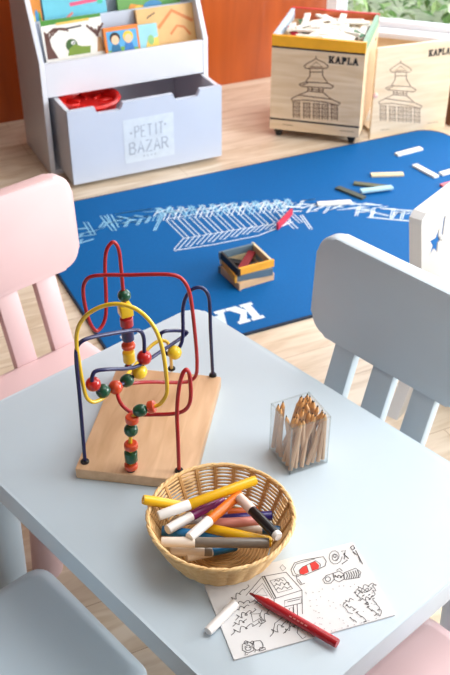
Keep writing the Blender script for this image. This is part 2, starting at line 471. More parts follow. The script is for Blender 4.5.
for k in range(13):                                    # the row of bundled planks behind
    x = 22+31*k; y = 66-2.2*k
    plank2((x, y+24), (x+16, y-12), 12, A5, M_print if k % 3 else M_printb, .0034)
    plank2((x+6, y+2), (x+38, y-6+rm.uniform(-6, 6)), 7, A5, M_print, .0034)
    mline([A5(x+2, y+10), A5(x+24, y-14), A5(x+36, y+4)], .0034, M_printb if k % 2 else M_print)
    plank2((x+10, y-14), (x+30, y+12), 8, A5, M_printb, .0034)
plank2((388, 72), (432, 112), 12, A5); plank2((410, 60), (448, 95), 10, A5)
for p, q in (((88, 158), (118, 206)), ((150, 134), (196, 190)), ((176, 130), (204, 178)), ((66, 184), (92, 180))): plank2(p, q, 16, A6, M_printb, .004)
for p, q in (((62, 214), (128, 204)), ((64, 240), (120, 222)), ((206, 128), (340, 108)), ((204, 148), (330, 134)), ((215, 165), (330, 152)), ((240, 176), (255, 150)), ((285, 170), (300, 146)), ((318, 162), (334, 140)), ((350, 190), (385, 122)), ((385, 125), (450, 120))):
    plank2(p, q, 8, A6, M_printb, .0038)
for p, q in (((40, 240), (110, 214)), ((110, 240), (200, 232)), ((150, 222), (240, 226)), ((200, 262), (330, 274)), ((240, 236), (345, 244)), ((270, 262), (278, 236)), ((165, 258), (175, 228)), ((210, 262), (218, 234)), ((300, 268), (308, 244)), ((95, 236), (150, 216)), ((185, 240), (262, 258)), ((0, 214), (38, 208)), ((0, 236), (40, 222)), ((0, 256), (30, 298))):
    plank2(p, q, 7, A3)
rc_ = random.Random(8)
for path, f, n in (([(-60, 228), (10, 236), (110, 226), (200, 236), (345, 262)], A3, 30), ([(62, 230), (110, 190), (180, 160), (260, 140), (350, 130), (430, 110)], A6, 20)):
    for i in range(n):
        t_ = (i+.5)/n*(len(path)-1); k = int(t_); q_ = t_-k
        x = path[k][0]*(1-q_)+path[k+1][0]*q_+rc_.uniform(-5, 5); y = path[k][1]*(1-q_)+path[k+1][1]*q_+rc_.uniform(-14, 14)
        a = rc_.choice([0, .2, .5, -.35, 1.2]); L_ = rc_.uniform(12, 26)
        plank2((x-L_*math.cos(a)/1, y+L_*math.sin(a)*.5), (x+L_*math.cos(a), y-L_*math.sin(a)*.5), rc_.uniform(5, 8), f, M_print if f is A3 else M_printb, .003)
# the maker's word printed upside down along the near edge, beginning at its right end
o0 = onz(256.5, 317, PZ)
def fm(x, y): return o0 - uu*(x*.080) - vv*(y*.088)
# letter tops point towards the near edge, so y=0 (baseline) lies on the far side
o0 = onz(251, 302, PZ)
slab_word(b, 'KAPLA', fm, M_print, .02)
tag(b.build('play_mat', None, 0), 'bright blue rubber play mat printed with white plank drawings on the floor', 'mat')

# ------------------------------------------------------------------ loose planks lying on the mat
M_pl = {k: mat('plank_'+k, c, .55, .05, 40) for k, c in dict(white=(240, 236, 226), cream=(236, 214, 170), olive=(96, 98, 74), darkolive=(72, 78, 68), aqua=(168, 208, 220), pink=(226, 110, 120), red=(196, 34, 62), wood=(222, 180, 136), yellow=(238, 168, 50), slate=(94, 116, 130), green=(70, 120, 86), black=(26, 26, 26), darkred=(130, 16, 30)).items()}
def plank_mesh(col, dims=(.117, .0234, .0078)):
    b = MB(); b.box((0, 0, 0), dims, M_pl[col], None, .0006, 1); return b.build('wooden_plank', None, 30)
PROTO = {}
def plank(col, loc, rz, label, rx=0, group=None, ry=0):
    if col not in PROTO:
        o = PROTO[col] = plank_mesh(col)
    else:
        o = PROTO[col].copy(); COL.objects.link(o)
        if 'group' in o and not group: del o['group']
    o.location = loc; o.rotation_mode = 'XYZ'; o.rotation_euler = (rx, ry, rz)
    return tag(o, label, 'building plank', group)
def lay(col, a, c, label, z=MZ+.0040):
    p, q = onz(*a, z+.004), onz(*c, z+.004); m = (p+q)/2
    return plank(col, (m.x, m.y, z), math.atan2(q.y-p.y, q.x-p.x), label)
lay('white', (397.5, 153.5), (420.5, 147.5), 'white plank farthest back near the edge of the blue mat')
lay('white', (414.5, 164), (437, 176), 'white plank slanting down to the right on the blue mat')
lay('white', (441, 173), (466, 166), 'white plank cut off by the right edge of the photo')
lay('pink', (442, 185), (468, 178), 'pink plank at the right edge beside the white star stand')
lay('cream', (371.5, 174), (403, 173), 'cream plank lying level above the olive and pale blue planks')
lay('darkolive', (337.5, 186.5), (364, 197), 'dark olive plank slanting beside the pale blue plank on the mat')
lay('olive', (356, 182.5), (385, 186), 'olive plank lying partly beneath the pale blue plank')
lay('aqua', (361, 190), (392.5, 186), 'pale blue plank resting across the olive plank', MZ+.0120)
lay('white', (318, 203), (351, 201), 'long white plank nearest the printed chain drawing on the mat')
p, q = onz(277, 227, MZ+.012), onz(292, 211, MZ+.012); m = (p+q)/2
plank('red', (m.x, m.y, MZ+.0117), math.atan2(q.y-p.y, q.x-p.x), 'red plank standing on its edge on the printed drawing', PI/2)

# the little square of stacked planks on the mat
c1, c2, c3, c4 = onz(217, 249.5, .078), onz(237, 272, .078), onz(275, 262, .078), onz(256, 241, .078)
cen = (c1+c2+c3+c4)/4; ang = math.atan2(c3.y-c2.y, c3.x-c2.x)
def frame(z, cols, labels, rot=0., edge=True, half=.0545):
    for k in range(4):
        a = ang+rot+k*PI/2-PI/2                 # side k: 0 front, 1 right, 2 back, 3 left
        n = Vector((math.cos(a), math.sin(a), 0)); t_ = Vector((-n.y, n.x, 0))
        pos = cen + n*half + t_*(.0042 if edge else .0)
        plank(cols[k], (pos.x, pos.y, z), a+PI/2, labels[k], PI/2 if edge else 0)
W = ' of the small plank square'
frame(MZ+.0118, ['wood', 'wood', 'slate', 'wood'], ['bare wood plank standing at the front of the lowest layer'+W, 'bare wood plank on the right of the lowest layer'+W, 'slate plank at the back of the lowest layer'+W, 'bare wood plank on the left of the lowest layer'+W], .04)
frame(MZ+.0354, ['slate', 'aqua', 'cream', 'yellow'], ['slate blue plank crossing the front of the middle layer'+W, 'pale blue plank on the right of the middle layer'+W, 'cream plank at the back of the middle layer'+W, 'orange plank on the left of the middle layer'+W], -.13)
frame(MZ+.0590, ['yellow', 'cream', 'slate', 'black'], ['bright yellow plank forming the front of the top layer'+W, 'cream plank at the right of the top layer'+W, 'slate grey plank forming the back of the top layer'+W, 'black plank forming the left side of the top layer'+W], 0.)
plank('darkred', (cen.x, cen.y, MZ+.0515), ang+PI/4, 'dark red plank inside the top layer'+W)
plank('black', (cen.x, cen.y, MZ+.0430), ang-PI/4, 'added black plank standing for the shade inside the small plank square')  # added to darken the hollow, where only shade lies

# ------------------------------------------------------------------ bookcase
b_uv = lambda: MB()
U0, U1 = .808, 1.428
VF, VB = 3.150, 3.465
bk = thing('display_bookcase', uv((U0+U1)/2, (VF+VB)/2), AW, 'white front-facing display bookcase with slanted sides against the orange wall', 'bookcase')
def BL(u, v, z=0.): return Vector((u-(U0+U1)/2, v-(VF+VB)/2, z))
HT = .86
prof = [(VF, 0), (VB, 0), (VB, HT), (VF+.245, HT), (VF, .41)]
for u in (U0, U1-.018):
    b = MB()
    M = Matrix(((0, 0, 1, 0), (1, 0, 0, 0), (0, 1, 0, 0), (0, 0, 0, 1)))      # (v,z,u)->(u,v,z)
    b.prism([(v-(VF+VB)/2, z) for v, z in prof], u-(U0+U1)/2, u+.018-(U0+U1)/2, M_white, M, .0015, 1)
    b.build('side_panel', bk)
W_ = U1-U0-.036; cu = (U0+U1)/2
def bpanel(name, v, z0, z1, th, m=M_white):
    b = MB(); b.box(BL(cu, v, (z0+z1)/2), (W_, th, z1-z0), m, None, .0012, 1); b.build(name, bk)
bpanel('front_lip', VF+.009, .287, .405, .016)
bpanel('shelf', VF+.10, .315, .33, .17)
bpanel('tier_lip', VF+.115, .33, .512, .012, M_greyfront)
bpanel('shelf', VF+.19, .44, .452, .13)
bpanel('tier_lip', VF+.20, .452, .64, .012, M_greyfront)
bpanel('shelf', VF+.255, .57, .582, .09)
bpanel('back_panel', VB-.006, .02, HT-.002, .01)
bpanel('base_board', VF+.14, .0, .016, .27)
# books lean back on the tiers
def book(u0, u1, v, z0, z1, th, lean, cover, label, art=None, ylo=0., roll=0., name='picture_book'):
    w = u1-u0; h = z1-z0
    o = thing(name, uv((u0+u1)/2, v, z0), AW, label, 'book')
    M = Matrix.Rotation(-R_(lean), 4, 'X') @ Matrix.Rotation(R_(roll), 4, 'Y')
    b = MB()
    b.box((0, -.001, h/2), (w, .002, h), cover, M, .0004, 1); b.box((0, th+.001, h/2), (w, .002, h), cover, M, .0004, 1)
    b.box((-w/2+.001, th/2, h/2), (.002, th, h), cover, M)
    def at(x, y, k=0): return Vector((x*w-w/2, -.0022-.0003*k, (ylo+(1-ylo)*y)*h))
    if art: art(b, at, M)
    b.build('cover', o, 30)
    p = MB(); p.box((0, th/2, h/2), (w-.005, th-.0002, h-.004), M_paper, M); p.build('page_block', o)
    return o
def blob(b, at, M, m, pts, k=1): b.poly([at(x, y, k) for x, y in pts], m, M)
def circ(cx, cy, rx, ry, n=14): return [(cx+rx*math.cos(2*PI*i/n), cy+ry*math.sin(2*PI*i/n)) for i in range(n)]
C = lambda n, c: mat(n, c, .45, .05, 25)
def art_croc(b, at, M):
    blob(b, at, M, C('cover_green', (70, 140, 48)), [(0, .86), (1, .92), (1, 1), (0, 1)])
    blob(b, at, M, C('cover_amber', (230, 190, 90)), [(.25, .84), (.8, .86), (.8, .92), (.25, .9)], 2)
    br = C('cover_brown', (92, 56, 48))
    blob(b, at, M, br, [(.02, 0), (.2, 0), (.12, .3), (.1, .62), (.03, .74)], 1)
    for k in range(4): b.strip([at(.06+.05*k, .45+.07*k, 2), at(.1+.06*k, .66+.03*k, 2), at(.2+.06*k, .76-.01*k, 2), at(.28+.05*k, .74-.03*k, 2)], .006, (0, -1, 0), br, M)
    cg = C('croc_green', (118, 146, 48)); dg = C('croc_dark', (58, 94, 40))
    blob(b, at, M, dg, circ(.45, .28, .1, .17), 1)
    blob(b, at, M, cg, [(.36, .02), (.74, .02), (.76, .2), (.62, .22), (.5, .3), (.4, .2)], 2)
    blob(b, at, M, M_paper, circ(.48, .34, .035, .05), 3); blob(b, at, M, M_ink, circ(.485, .335, .014, .022), 4)
    for k in range(5): b.strip([at(.92-.01*k, .42, 2), at(.74+.07*k, .62+.06*abs(k-2), 2)], .007, (0, -1, 0), br, M)
    blob(b, at, M, C('cover_tan', (176, 130, 84)), [(.86, .02), (.99, .02), (.96, .4), (.9, .4)], 1)
    b.strip([at(.4, .72, 1), at(.66, .75, 1)], .006, (0, -1, 0), M_line, M)
def art_kids(b, at, M):
    bl = C('cover_sky', (86, 168, 220)); blob(b, at, M, bl, [(.07, .04), (.94, .04), (.94, .86), (.07, .86)], 1)
    blob(b, at, M, C('cover_leaf', (120, 176, 70)), [(.07, .04), (.94, .04), (.94, .2), (.5, .3), (.07, .2)], 2)
    for cx, hair, top in ((.3, (36, 26, 26), (36, 108, 150)), (.68, (240, 196, 60), (50, 120, 190))):
        n = str(cx)
        blob(b, at, M, C('shirt'+n, top), [(cx-.17, .06), (cx+.17, .06), (cx+.1, .4), (cx-.1, .4)], 3)
        blob(b, at, M, C('hair'+n, hair), circ(cx, .62, .15, .2), 4); blob(b, at, M, C('skin', (240, 196, 160)), circ(cx, .55, .11, .16), 5)
def art_house(b, at, M):
    lt = C('cover_rust', (214, 128, 66))
    b.strip([at(.35, .42), at(.62, .86), at(.97, .5)], .012, (0, -1, 0), lt, M)
    b.strip([at(.55, .2), at(.68, .42), at(.8, .36), at(.9, .12)], .009, (0, -1, 0), lt, M)
    for k in range(3): b.strip([at(.18+.05*k, .72+.05*k, 1), at(.22+.05*k, .8+.03*k, 1)], .004, (0, -1, 0), M_line, M)
def art_teal(b, at, M):
    b.strip([at(.42, .62, 1), at(.86, .66, 1)], .012, (0, -1, 0), C('cover_pink', (226, 90, 130)), M)
    b.strip([at(.3, .3, 1), at(.45, .45, 1)], .008, (0, -1, 0), C('cover_coral', (232, 140, 130)), M)
    blob(b, at, M, C('cover_mint', (70, 190, 150)), circ(.9, .62, .05, .06), 1)
def art_mix(b, at, M):
    blob(b, at, M, C('mix_or', (226, 150, 60)), [(.05, .1), (.5, .05), (.45, .5), (.2, .62)], 1); blob(b, at, M, C('mix_bl', (66, 140, 190)), circ(.55, .45, .16, .2), 2)
    blob(b, at, M, C('mix_ye', (246, 212, 90)), circ(.32, .42, .08, .12), 3); blob(b, at, M, C('mix_gr', (80, 150, 70)), circ(.78, .35, .12, .26), 2)
def art_corner(b, at, M):
    blob(b, at, M, C('cover_sun', (236, 200, 92)), [(0, 0), (1, 0), (1, .5), (.45, .42), (.3, .1)], 1); blob(b, at, M, C('cover_leaf2', (140, 190, 120)), circ(.62, .42, .16, .18), 2)
def onv(px, py, v): return to_uv(onp(px, py, vv, v))
v1 = VF+.024
def bk2(x0, x1, xl, ytop, v, zb, th, lean, *a, **k):
    # size a book from the photo: its top edge at (x?, ytop), leaning by `lean`
    tl = math.tan(R_(lean)); z = .5
    for _ in range(20):
        P = onv((x0+x1)/2, ytop, v+(z-zb)*tl); z = P.z
    L = (z-zb)/math.cos(R_(lean)); vm = v+(z-zb)*tl*.8
    A_, B_ = onv(x0, ytop, vm), onv(x1, ytop, vm)
    return book(A_.x, B_.x, v, zb, zb+L, th, lean, *a, **k)
bk2(40, 101, 0, 17, v1+.012, .331, .01, 16, C('cover_white', (238, 234, 226)), 'white picture book with a green crocodile and a green top border on the lowest tier', art_croc, ylo=.36)
bk2(103, 138, 0, 26, v1, .331, .008, 14, C('cover_orange', (226, 128, 48)), 'small orange-framed book with two children on a blue cover', art_kids, ylo=.36)
bk2(137, 157, 0, 24, v1+.001, .331, .006, 15, C('cover_cyan', (150, 206, 220)), 'small cyan book with yellow corner in front of the tan book', art_corner, ylo=.36)
bk2(136, 193, 0, 6, v1+.016, .331, .016, 17, C('cover_kraft', (224, 178, 116)), 'tan picture book with a house outline on the lowest tier', art_house, ylo=.36)
v2 = VF+.125
bk2(40, 104, 0, -14, v2, .453, .012, 12, C('cover_teal', (108, 196, 216)), 'teal book with a pink title on the second tier', art_teal)
bk2(27, 39, 0, -6, v2, .453, .01, 12, C('cover_umber', (206, 130, 50)), 'narrow brown and orange book at the left end of the second tier', art_mix)
bk2(116, 179, 0, -12, v2, .453, .012, 12, C('cover_jungle', (104, 160, 84)), 'colourful green and orange book on the second tier', art_mix)
# ---- the pulled-out toy drawer
D0, D1, DV, DB = .848, 1.416, 3.010, 3.42
dr = thing('storage_drawer', uv((D0+D1)/2, (DV+DB)/2), AW, 'pulled-out grey toy drawer with two notches and a square white sticker', 'drawer')
def DL(u, v, z=0.): return Vector((u-(D0+D1)/2, v-(DV+DB)/2, z))
Z0, Z1 = .018, .284
def notched(u0, u1, n0, n1, zn=.26):
    c = .012
    return [(u0, Z0), (u1, Z0), (u1, Z1)] + [p for a, e in reversed(list(zip(n0, n1))) for p in ((e, Z1), (e-c*.3, zn+c), (e-c, zn), (a+c, zn), (a+c*.3, zn+c), (a, Z1))] + [(u0, Z1)]
b = MB()
M = Matrix(((1, 0, 0, 0), (0, 0, 1, 0), (0, 1, 0, 0), (0, 0, 0, 1)))       # (u,z,v)->(u,v,z); flips handedness
pp = [(u-(D0+D1)/2, z) for u, z in notched(D0, D1, (.945, 1.230), (1.046, 1.333))]
b.prism(pp, DV-(DV+DB)/2, DV+.018-(DV+DB)/2, M_greyfront, M)
for p in b.f: p.reverse()
fpan = b.build('front_panel', dr, 30)
b = MB(); b.add(*(lambda q: (q, [(0, 1, 2, 3)]))([DL(1.041, DV-.0006, .060), DL(1.229, DV-.0006, .060), DL(1.229, DV-.0006, .221), DL(1.041, DV-.0006, .221)]), mat('sticker_white', (212, 222, 232), .5))
gry = mat('sticker_grey', (168, 178, 192), .6)
def fs(x0, z0, sc): return lambda x, y: DL(x0+x*sc, DV-.0012, z0+y*sc)
stroke_word(b, 'PETIT', lambda x, y: DL(1.083+x*.0165, DV-.0012, .150+y*.030), .004, (0, -1, 0), gry, .42)
stroke_word(b, 'BAZAR', lambda x, y: DL(1.060+x*.0225, DV-.0012, .092+y*.030), .0055, (0, -1, 0), gry, .36)
for u, z in ((1.068, .170), (1.196, .182)): b.poly([DL(u+.006*math.cos(2*PI*i/10)*(1 if i % 2 else .5), DV-.0012, z+.006*math.sin(2*PI*i/10)*(1 if i % 2 else .5)) for i in range(10)], gry)
for k in range(4): b.poly([DL(1.112+.014*k+.003*math.cos(2*PI*i/8), DV-.0012, .077+.003*math.sin(2*PI*i/8)) for i in range(8)], gry)
b.build('sticker', fpan, 0)['label'] = 'square white sticker with grey lettering'
for u in (D0, D1-.016):
    b = MB(); b.box(DL(u+.008, (DV+DB)/2+.009, (Z0+Z1-.003)/2), (.016, DB-DV-.018, Z1-Z0-.003), M_white, None, .001, 1); b.build('side_panel', dr)
b = MB(); b.box(DL((D0+D1)/2, DB-.008, (Z0+Z1)/2), (D1-D0-.032, .016, Z1-Z0-.004), M_white, None, .001, 1); b.build('back_panel', dr)
b = MB(); b.box(DL((D0+D1)/2, (DV+DB)/2, Z0+.006), (D1-D0-.034, DB-DV-.03, .01), M_white); b.build('base_panel', dr)
for u in (D0+.05, D1-.05):
    for v in (DV+.07, DB-.07):
        b = MB(); Mw = Matrix.Translation(DL(u, v, .009)) @ Matrix.Rotation(PI/2, 4, 'Y'); b.lathe([(.0075, -.008), (.009, -.006), (.009, .006), (.0075, .008)], M_blk, 16, Mw); b.build('caster', dr)
# red bucket in the drawer
M_redp = mat('red_plastic', (226, 34, 26), .3, .04, 20, coat=.3)
bc_ = uv(.972, 3.150, 0)
rb = thing('toy_bucket', (bc_.x, bc_.y, Z0+.0112), AW, 'red round plastic toy bucket inside the open drawer', 'toy')
b = MB(); b.lathe([(.070, 0), (.094, .222), (.106, .227), (.110, .236), (.106, .243), (.096, .241), (.089, .231), (.086, .22), (.066, .006)], M_redp, 40); b.build('bucket', rb)
b = MB(); b.lathe([(.03, .211), (.085, .208), (.085, .215), (.034, .218)], M_redp, 32)
for k in range(8):
    a = k*PI/4; b.box((.06*math.cos(a), .06*math.sin(a), .217), (.048, .012, .012), M_redp, None, .003, 1, Matrix.Rotation(a, 4, 'Z'))
b.build('sieve_insert', rb)

# ------------------------------------------------------------------ plank box with the pagoda
def pagoda(b, fn, nrm, m, w):
    S = lambda pts, c=False: b.strip([fn(x, y) for x, y in pts], w, nrm, m, None, c)
    S([(180, 30), (180, 44)]); S([(120, 80), (135, 68), (180, 44), (225, 66), (242, 80)]); S([(120, 80), (130, 92), (232, 92), (242, 80)]); S([(150, 84), (180, 60), (212, 84)], True)
    S([(150, 92), (150, 128)]); S([(213, 92), (213, 128)]); S([(150, 110), (213, 110)])
    S([(150, 128), (128, 160), (95, 172)]); S([(213, 128), (238, 165), (268, 182)]); S([(95, 172), (110, 182), (255, 192), (268, 182)]); S([(128, 160), (238, 166)]); S([(112, 176), (140, 164)])
    S([(140, 186), (140, 208)]); S([(215, 190), (215, 212)]); S([(140, 196), (215, 202)]); S([(160, 188), (160, 206)]); S([(195, 190), (195, 208)])
    S([(140, 206), (92, 226), (55, 244)]); S([(215, 212), (255, 245), (302, 266)]); S([(55, 244), (62, 254), (130, 250), (230, 262), (290, 276), (302, 266)]); S([(92, 226), (255, 246)]); S([(140, 206), (215, 212)])
    for k, x in enumerate((62, 114, 162, 205, 252)):
        for j in range(4):
            y = 262+20*j+k*3
            S([(x, y), (x+40, y+2)]); S([(x+6, y+3), (x+6, y+17)]); S([(x+34, y+4), (x+34, y+18)]); S([(x+14, y+10), (x+28, y+11)])
KP = uv(0, 0)
KA = R_(-15.2); k0 = Vector((.1715, 3.536, 0))
kx = Vector((math.cos(KA), math.sin(KA), 0)); ky = Vector((-math.sin(KA), math.cos(KA), 0))
KW, KD, KZ0, KZ1 = .344, .352, .036, .397
kb = thing('plank_box', k0+kx*KW/2+ky*KD/2, KA, 'open plywood box on casters printed with a pagoda and a yellow top band', 'toy box')
def KL(x, y, z=0.): return Vector((x-KW/2, y-KD/2, z))
b = MB(); th = .014; BZ = .358
def sided(b, c0, s0, m0, mtop):
    b.box(KL(c0[0], c0[1], (KZ0+BZ)/2), (s0[0], s0[1], BZ-KZ0), m0); b.box(KL(c0[0], c0[1], (BZ+KZ1)/2), (s0[0], s0[1], KZ1-BZ), mtop)
sided(b, (KW/2, th/2), (KW, th), M_birch, M_yel)
nf = (0, -1, 0)
for z in (BZ-.003, KZ0+.042): b.box(KL(KW/2, -.0004, z), (KW, .0012, .006), M_ink)
# enlarged photo frame of the front: x 280+X/5, y 50+Y/5 ; corners of the face in photo pixels
def fface(X, Y):
    px, py = 280+X/5., 50+Y/5.
    P = onp(px, py, -ky, (-ky).dot(k0+ky*-.0008)); d = P-k0
    return KL(d.dot(kx), -.0008, P.z)
pagoda(b, fface, nf, M_brown, .0034)
slab_word(b, 'KAPLA', lambda x, y: KL(.212+x*.0215, -.0008, (.312+y*.027)), M_ink, .05)
for x0, x1 in ((.05, .09), (.27, .325)): b.strip([KL(x0, -.0008, .058), KL(x1, -.0008, .058)], .002, nf, M_brown)
b.build('front_panel', kb, 0)
for nm, c0, s0, mt in (('back_panel', (KW/2, KD-th/2), (KW, th), M_org), ('side_panel', (th/2, KD/2), (th, KD-2*th), mat('pale_blue_band', (196, 212, 226), .5)), ('side_panel', (KW-th/2, KD/2), (th, KD-2*th), M_grn)):
    b = MB(); sided(b, c0, s0, M_birch, mt)
    if nm == 'side_panel' and c0[0] > .1: b.prism([(-.012+.024*k/1.0, 0) for k in ()] or rrect(-.014, -.004, .014, .004, .0038, 4), 0, .0008, M_ink, Matrix.Translation(KL(KW, KD-.07, BZ-.035)) @ Matrix.Rotation(PI/2, 4, 'Y') @ Matrix.Rotation(PI/2, 4, 'Z'))
    b.build(nm, kb, 0)
b = MB(); b.box(KL(KW/2, KD-th/2, KZ1+.0015), (KW, th, .003), mat('red_edge', (200, 50, 44), .5)); b.build('rim_strip', kb, 0)
b = MB(); b.box(KL(KW/2, KD/2, .325), (KW-2*th, KD-2*th, .012), M_birch); b.build('tray', kb, 0)
for x in (.03, KW-.03):
    for y in (.03, KD-.03):
        b = MB(); b.box(KL(x, y, .027), (.030, .030, .018), M_blk, None, .002, 1); cs_ = b.build('caster', kb)
        b = MB(); b.lathe([(.012, -.011), (.015, -.008), (.015, .008), (.012, .011)], M_blk, 18, Matrix.Translation(KL(x, y, .015)) @ Matrix.Rotation(PI/2, 4, 'Y')); b.build('wheel', cs_)
# heap of planks inside
rk = random.Random(11)
for layer in range(5):
    for i in range(24):
        col = 'white' if rk.random() < .88 else rk.choice(['red', 'green', 'black', 'cream', 'cream'])
        a = rk.uniform(0, PI)
        mx_ = .0585*abs(math.cos(a))+.0117*abs(math.sin(a))+.017; my_ = .0585*abs(math.sin(a))+.0117*abs(math.cos(a))+.017
        x = rk.uniform(mx_, KW-mx_); y = rk.uniform(my_, KD-my_)
        hgt = .338+layer*.0115+.005*rk.random()
        P = k0+kx*x+ky*y
        lab = {'white': 'pale wooden plank in the heap filling the pagoda box', 'cream': 'cream wooden plank in the heap filling the pagoda box', 'red': 'red wooden plank in the heap filling the pagoda box', 'green': 'green wooden plank in the heap filling the pagoda box', 'black': 'black wooden plank in the heap filling the pagoda box'}[col]
        plank(col, (P.x, P.y, hgt), KA+a, lab, rk.uniform(-.3, .3), 'planks heaped in the pagoda box', rk.uniform(-.12, .12))

# ------------------------------------------------------------------ the box lid standing beside it
l0 = onz(371, 140, 0); l1 = onz(446, 129, 0); la = math.atan2(l1.y-l0.y, l1.x-l0.x); LW = (l1-l0).length; LH = .352
lx = Vector((math.cos(la), math.sin(la), 0)); ly = Vector((-math.sin(la), math.cos(la), 0))
ld = thing('box_lid', l0+lx*LW/2+ly*.012, la, 'pale wooden panel with a faded pagoda print standing upright right of the plank box', 'panel')
b = MB(); b.box((0, .007, LH/2), (LW, .014, LH), M_lidw, None, .001, 1)
def fl(X, Y):
    px, py = 402+(X-180)*.178, 61+(Y-30)*.197
    P = onp(px, py, -ly, (-ly).dot(l0)); d = P-l0
    return Vector((d.dot(lx)-LW/2, -.0008, P.z))
pagoda(b, fl, (0, -1, 0), M_brownpale, .0034)
slab_word(b, 'KAPLA', lambda x, y: Vector((LW*.655-LW/2+x*.0180, -.0008, .298+y*.026)), M_ink, .05)
for x0, x1 in ((-.12, -.08), (.08, .13)): b.strip([(x0, -.0008, .03), (x1, -.0008, .03)], .002, (0, -1, 0), M_brownpale)
b.build('panel', ld, 0)
b = MB()
for x in (-LW/2+.03, LW/2-.03): b.box((x, .026, .16), (.022, .024, .30), M_birch, None, .001, 1)
b.build('batten', ld, 0)
b = MB(); b.box((0, .075, .006), (LW-.05, .12, .012), M_birch, None, .001, 1); b.build('foot_board', ld, 0)
b = MB(); b.lathe([(.010, 0), (.010, .006), (.006, .009)], mat('pink_knob', (232, 190, 180), .4), 14, Matrix.Translation((-LW/2+.006, .0, .175)) @ Matrix.Rotation(PI/2, 4, 'X')); b.build('knob', ld)
# small wooden crate at the right edge
q = onz(447, 126, 0)
cr_ = thing('wooden_crate', q+lx*.12+ly*.08, la, 'small orange-brown wooden crate cut off by the right edge of the photo', 'crate')
M_crate = wood('orange_pine', (186, 116, 62), (216, 150, 96), .5, 5, (1, 8, 8)); M_craked = wood('dark_pine', (96, 58, 34), (128, 82, 50), .6)
b = MB()
for y in (-.085, .085):
    b.box((0, y, .16), (.23, .012, .05), M_crate, None, .001, 1); b.box((0, y, .09), (.23, .012, .05), M_craked, None, .001, 1); b.box((0, y, .03), (.23, .012, .05), M_craked, None, .001, 1)
for x in (-.109, .109): b.box((x, 0, .0925), (.012, .156, .185), M_craked, None, .001, 1)
b.box((0, 0, .006), (.20, .15, .01), M_craked); b.build('slats', cr_, 0)

# ------------------------------------------------------------------ white stand with star cut-outs
PA = R_(52.3)
s0 = Vector((.396, 1.853, 0)); sd = Vector((math.cos(PA), math.sin(PA), 0))
st = thing('star_stand', s0, PA, 'white wooden children\'s stand with star and slot cut-outs behind the blue-grey chair', 'stand')
TH = .03
def side_shape():
    # x along the stand, z up; flared foot, slightly narrower waist
    return [(0.0, 0), (.06, 0), (.085, .06), (.30, .06), (.325, 0), (.385, 0), (.345, .30), (.385, .56), (.372, .562), (.012, .562), (-.006, .552), (-.004, .536), (.024, .42), (.060, .25), (.066, .10)]
def star(cx, cz, r):
    return [(cx+(r if i % 2 == 0 else r*.42)*math.sin(2*PI*i/10+.2), cz+(r if i % 2 == 0 else r*.42)*math.cos(2*PI*i/10+.2)) for i in range(10)]
def tri_with_holes(outer, holes):
    """planar face with holes, triangulated; returns verts, tris, loops"""
    bm = bmesh.new(); es = []
    for lp in [outer]+holes:
        vs = [bm.verts.new((x, z, 0)) for x, z in lp]
        es += [bm.edges.new((vs[i], vs[(i+1) % len(vs)])) for i in range(len(vs))]
    bmesh.ops.triangle_fill(bm, use_beauty=True, use_dissolve=False, edges=es)
    bm.verts.index_update()
    V = [(v.co.x, v.co.y) for v in bm.verts]; F = [[v.index for v in f.verts] for f in bm.faces]
    bm.free(); return V, F
pn = Vector((math.sin(PA), -math.cos(PA), 0))
def pl_(px, py):
    P = onp(px, py, pn, pn.dot(s0+pn*TH)); return ((P-s0).dot(sd), P.z)
slot = lambda x, z0, z1, w=.010: rrect(x-w/2, z0, x+w/2, z1, .004, 3)
outer = side_shape()
g0 = pl_(428, 223); st_c = pl_(437.5, 243); sl_c = pl_(449, 200)
inset = rrect((g0[0]+pl_(428, 275)[0])/2, .13, .325, min(g0[1]+.02, .53), .012, 4)
def plate(b, outer, holes, y0, th, m):
    V, F = tri_with_holes(outer, holes); n = len(V)
    vs = [(x, y0, z) for x, z in V]+[(x, y0+th, z) for x, z in V]
    fs_ = [f[:] for f in F]+[[i+n for i in reversed(f)] for f in F]
    k = 0
    for lp in [outer]+holes:
        m_ = len(lp)
        for i in range(m_):
            a, c = k+i, k+(i+1) % m_; fs_.append([a, c, c+n, a+n])
        k += m_
    b.add(vs, fs_, m)
def star_panel(y0, name='side_frame'):
    b = MB(); plate(b, outer, [inset], y0, TH, M_white2); o = b.build(name, st, 0)
    b = MB(); zt = min(g0[1]+.02, .53)
    plate(b, inset, [star(*st_c, .036), slot(sl_c[0], zt-.085, zt-.02), slot(.285, .33, .45)], y0+.004, .003, M_white2); p = b.build('star_panel', o, 0)
    for q in (o, p):
        bm = bmesh.new(); bm.from_mesh(q.data); bmesh.ops.recalc_face_normals(bm, faces=bm.faces[:]); bm.to_mesh(q.data); bm.free()
    return o
star_panel(-TH)
# second side lies beyond the frame to the right; shelf between
star_panel(-.39)
for z, nm in ((.085, 'shelf'), (.27, 'shelf')):
    b = MB(); b.box((.215, -.195, z), (.20, .33-.001, .016), M_white2, None, .001, 1)
    if z < .1: b.build(nm, st)

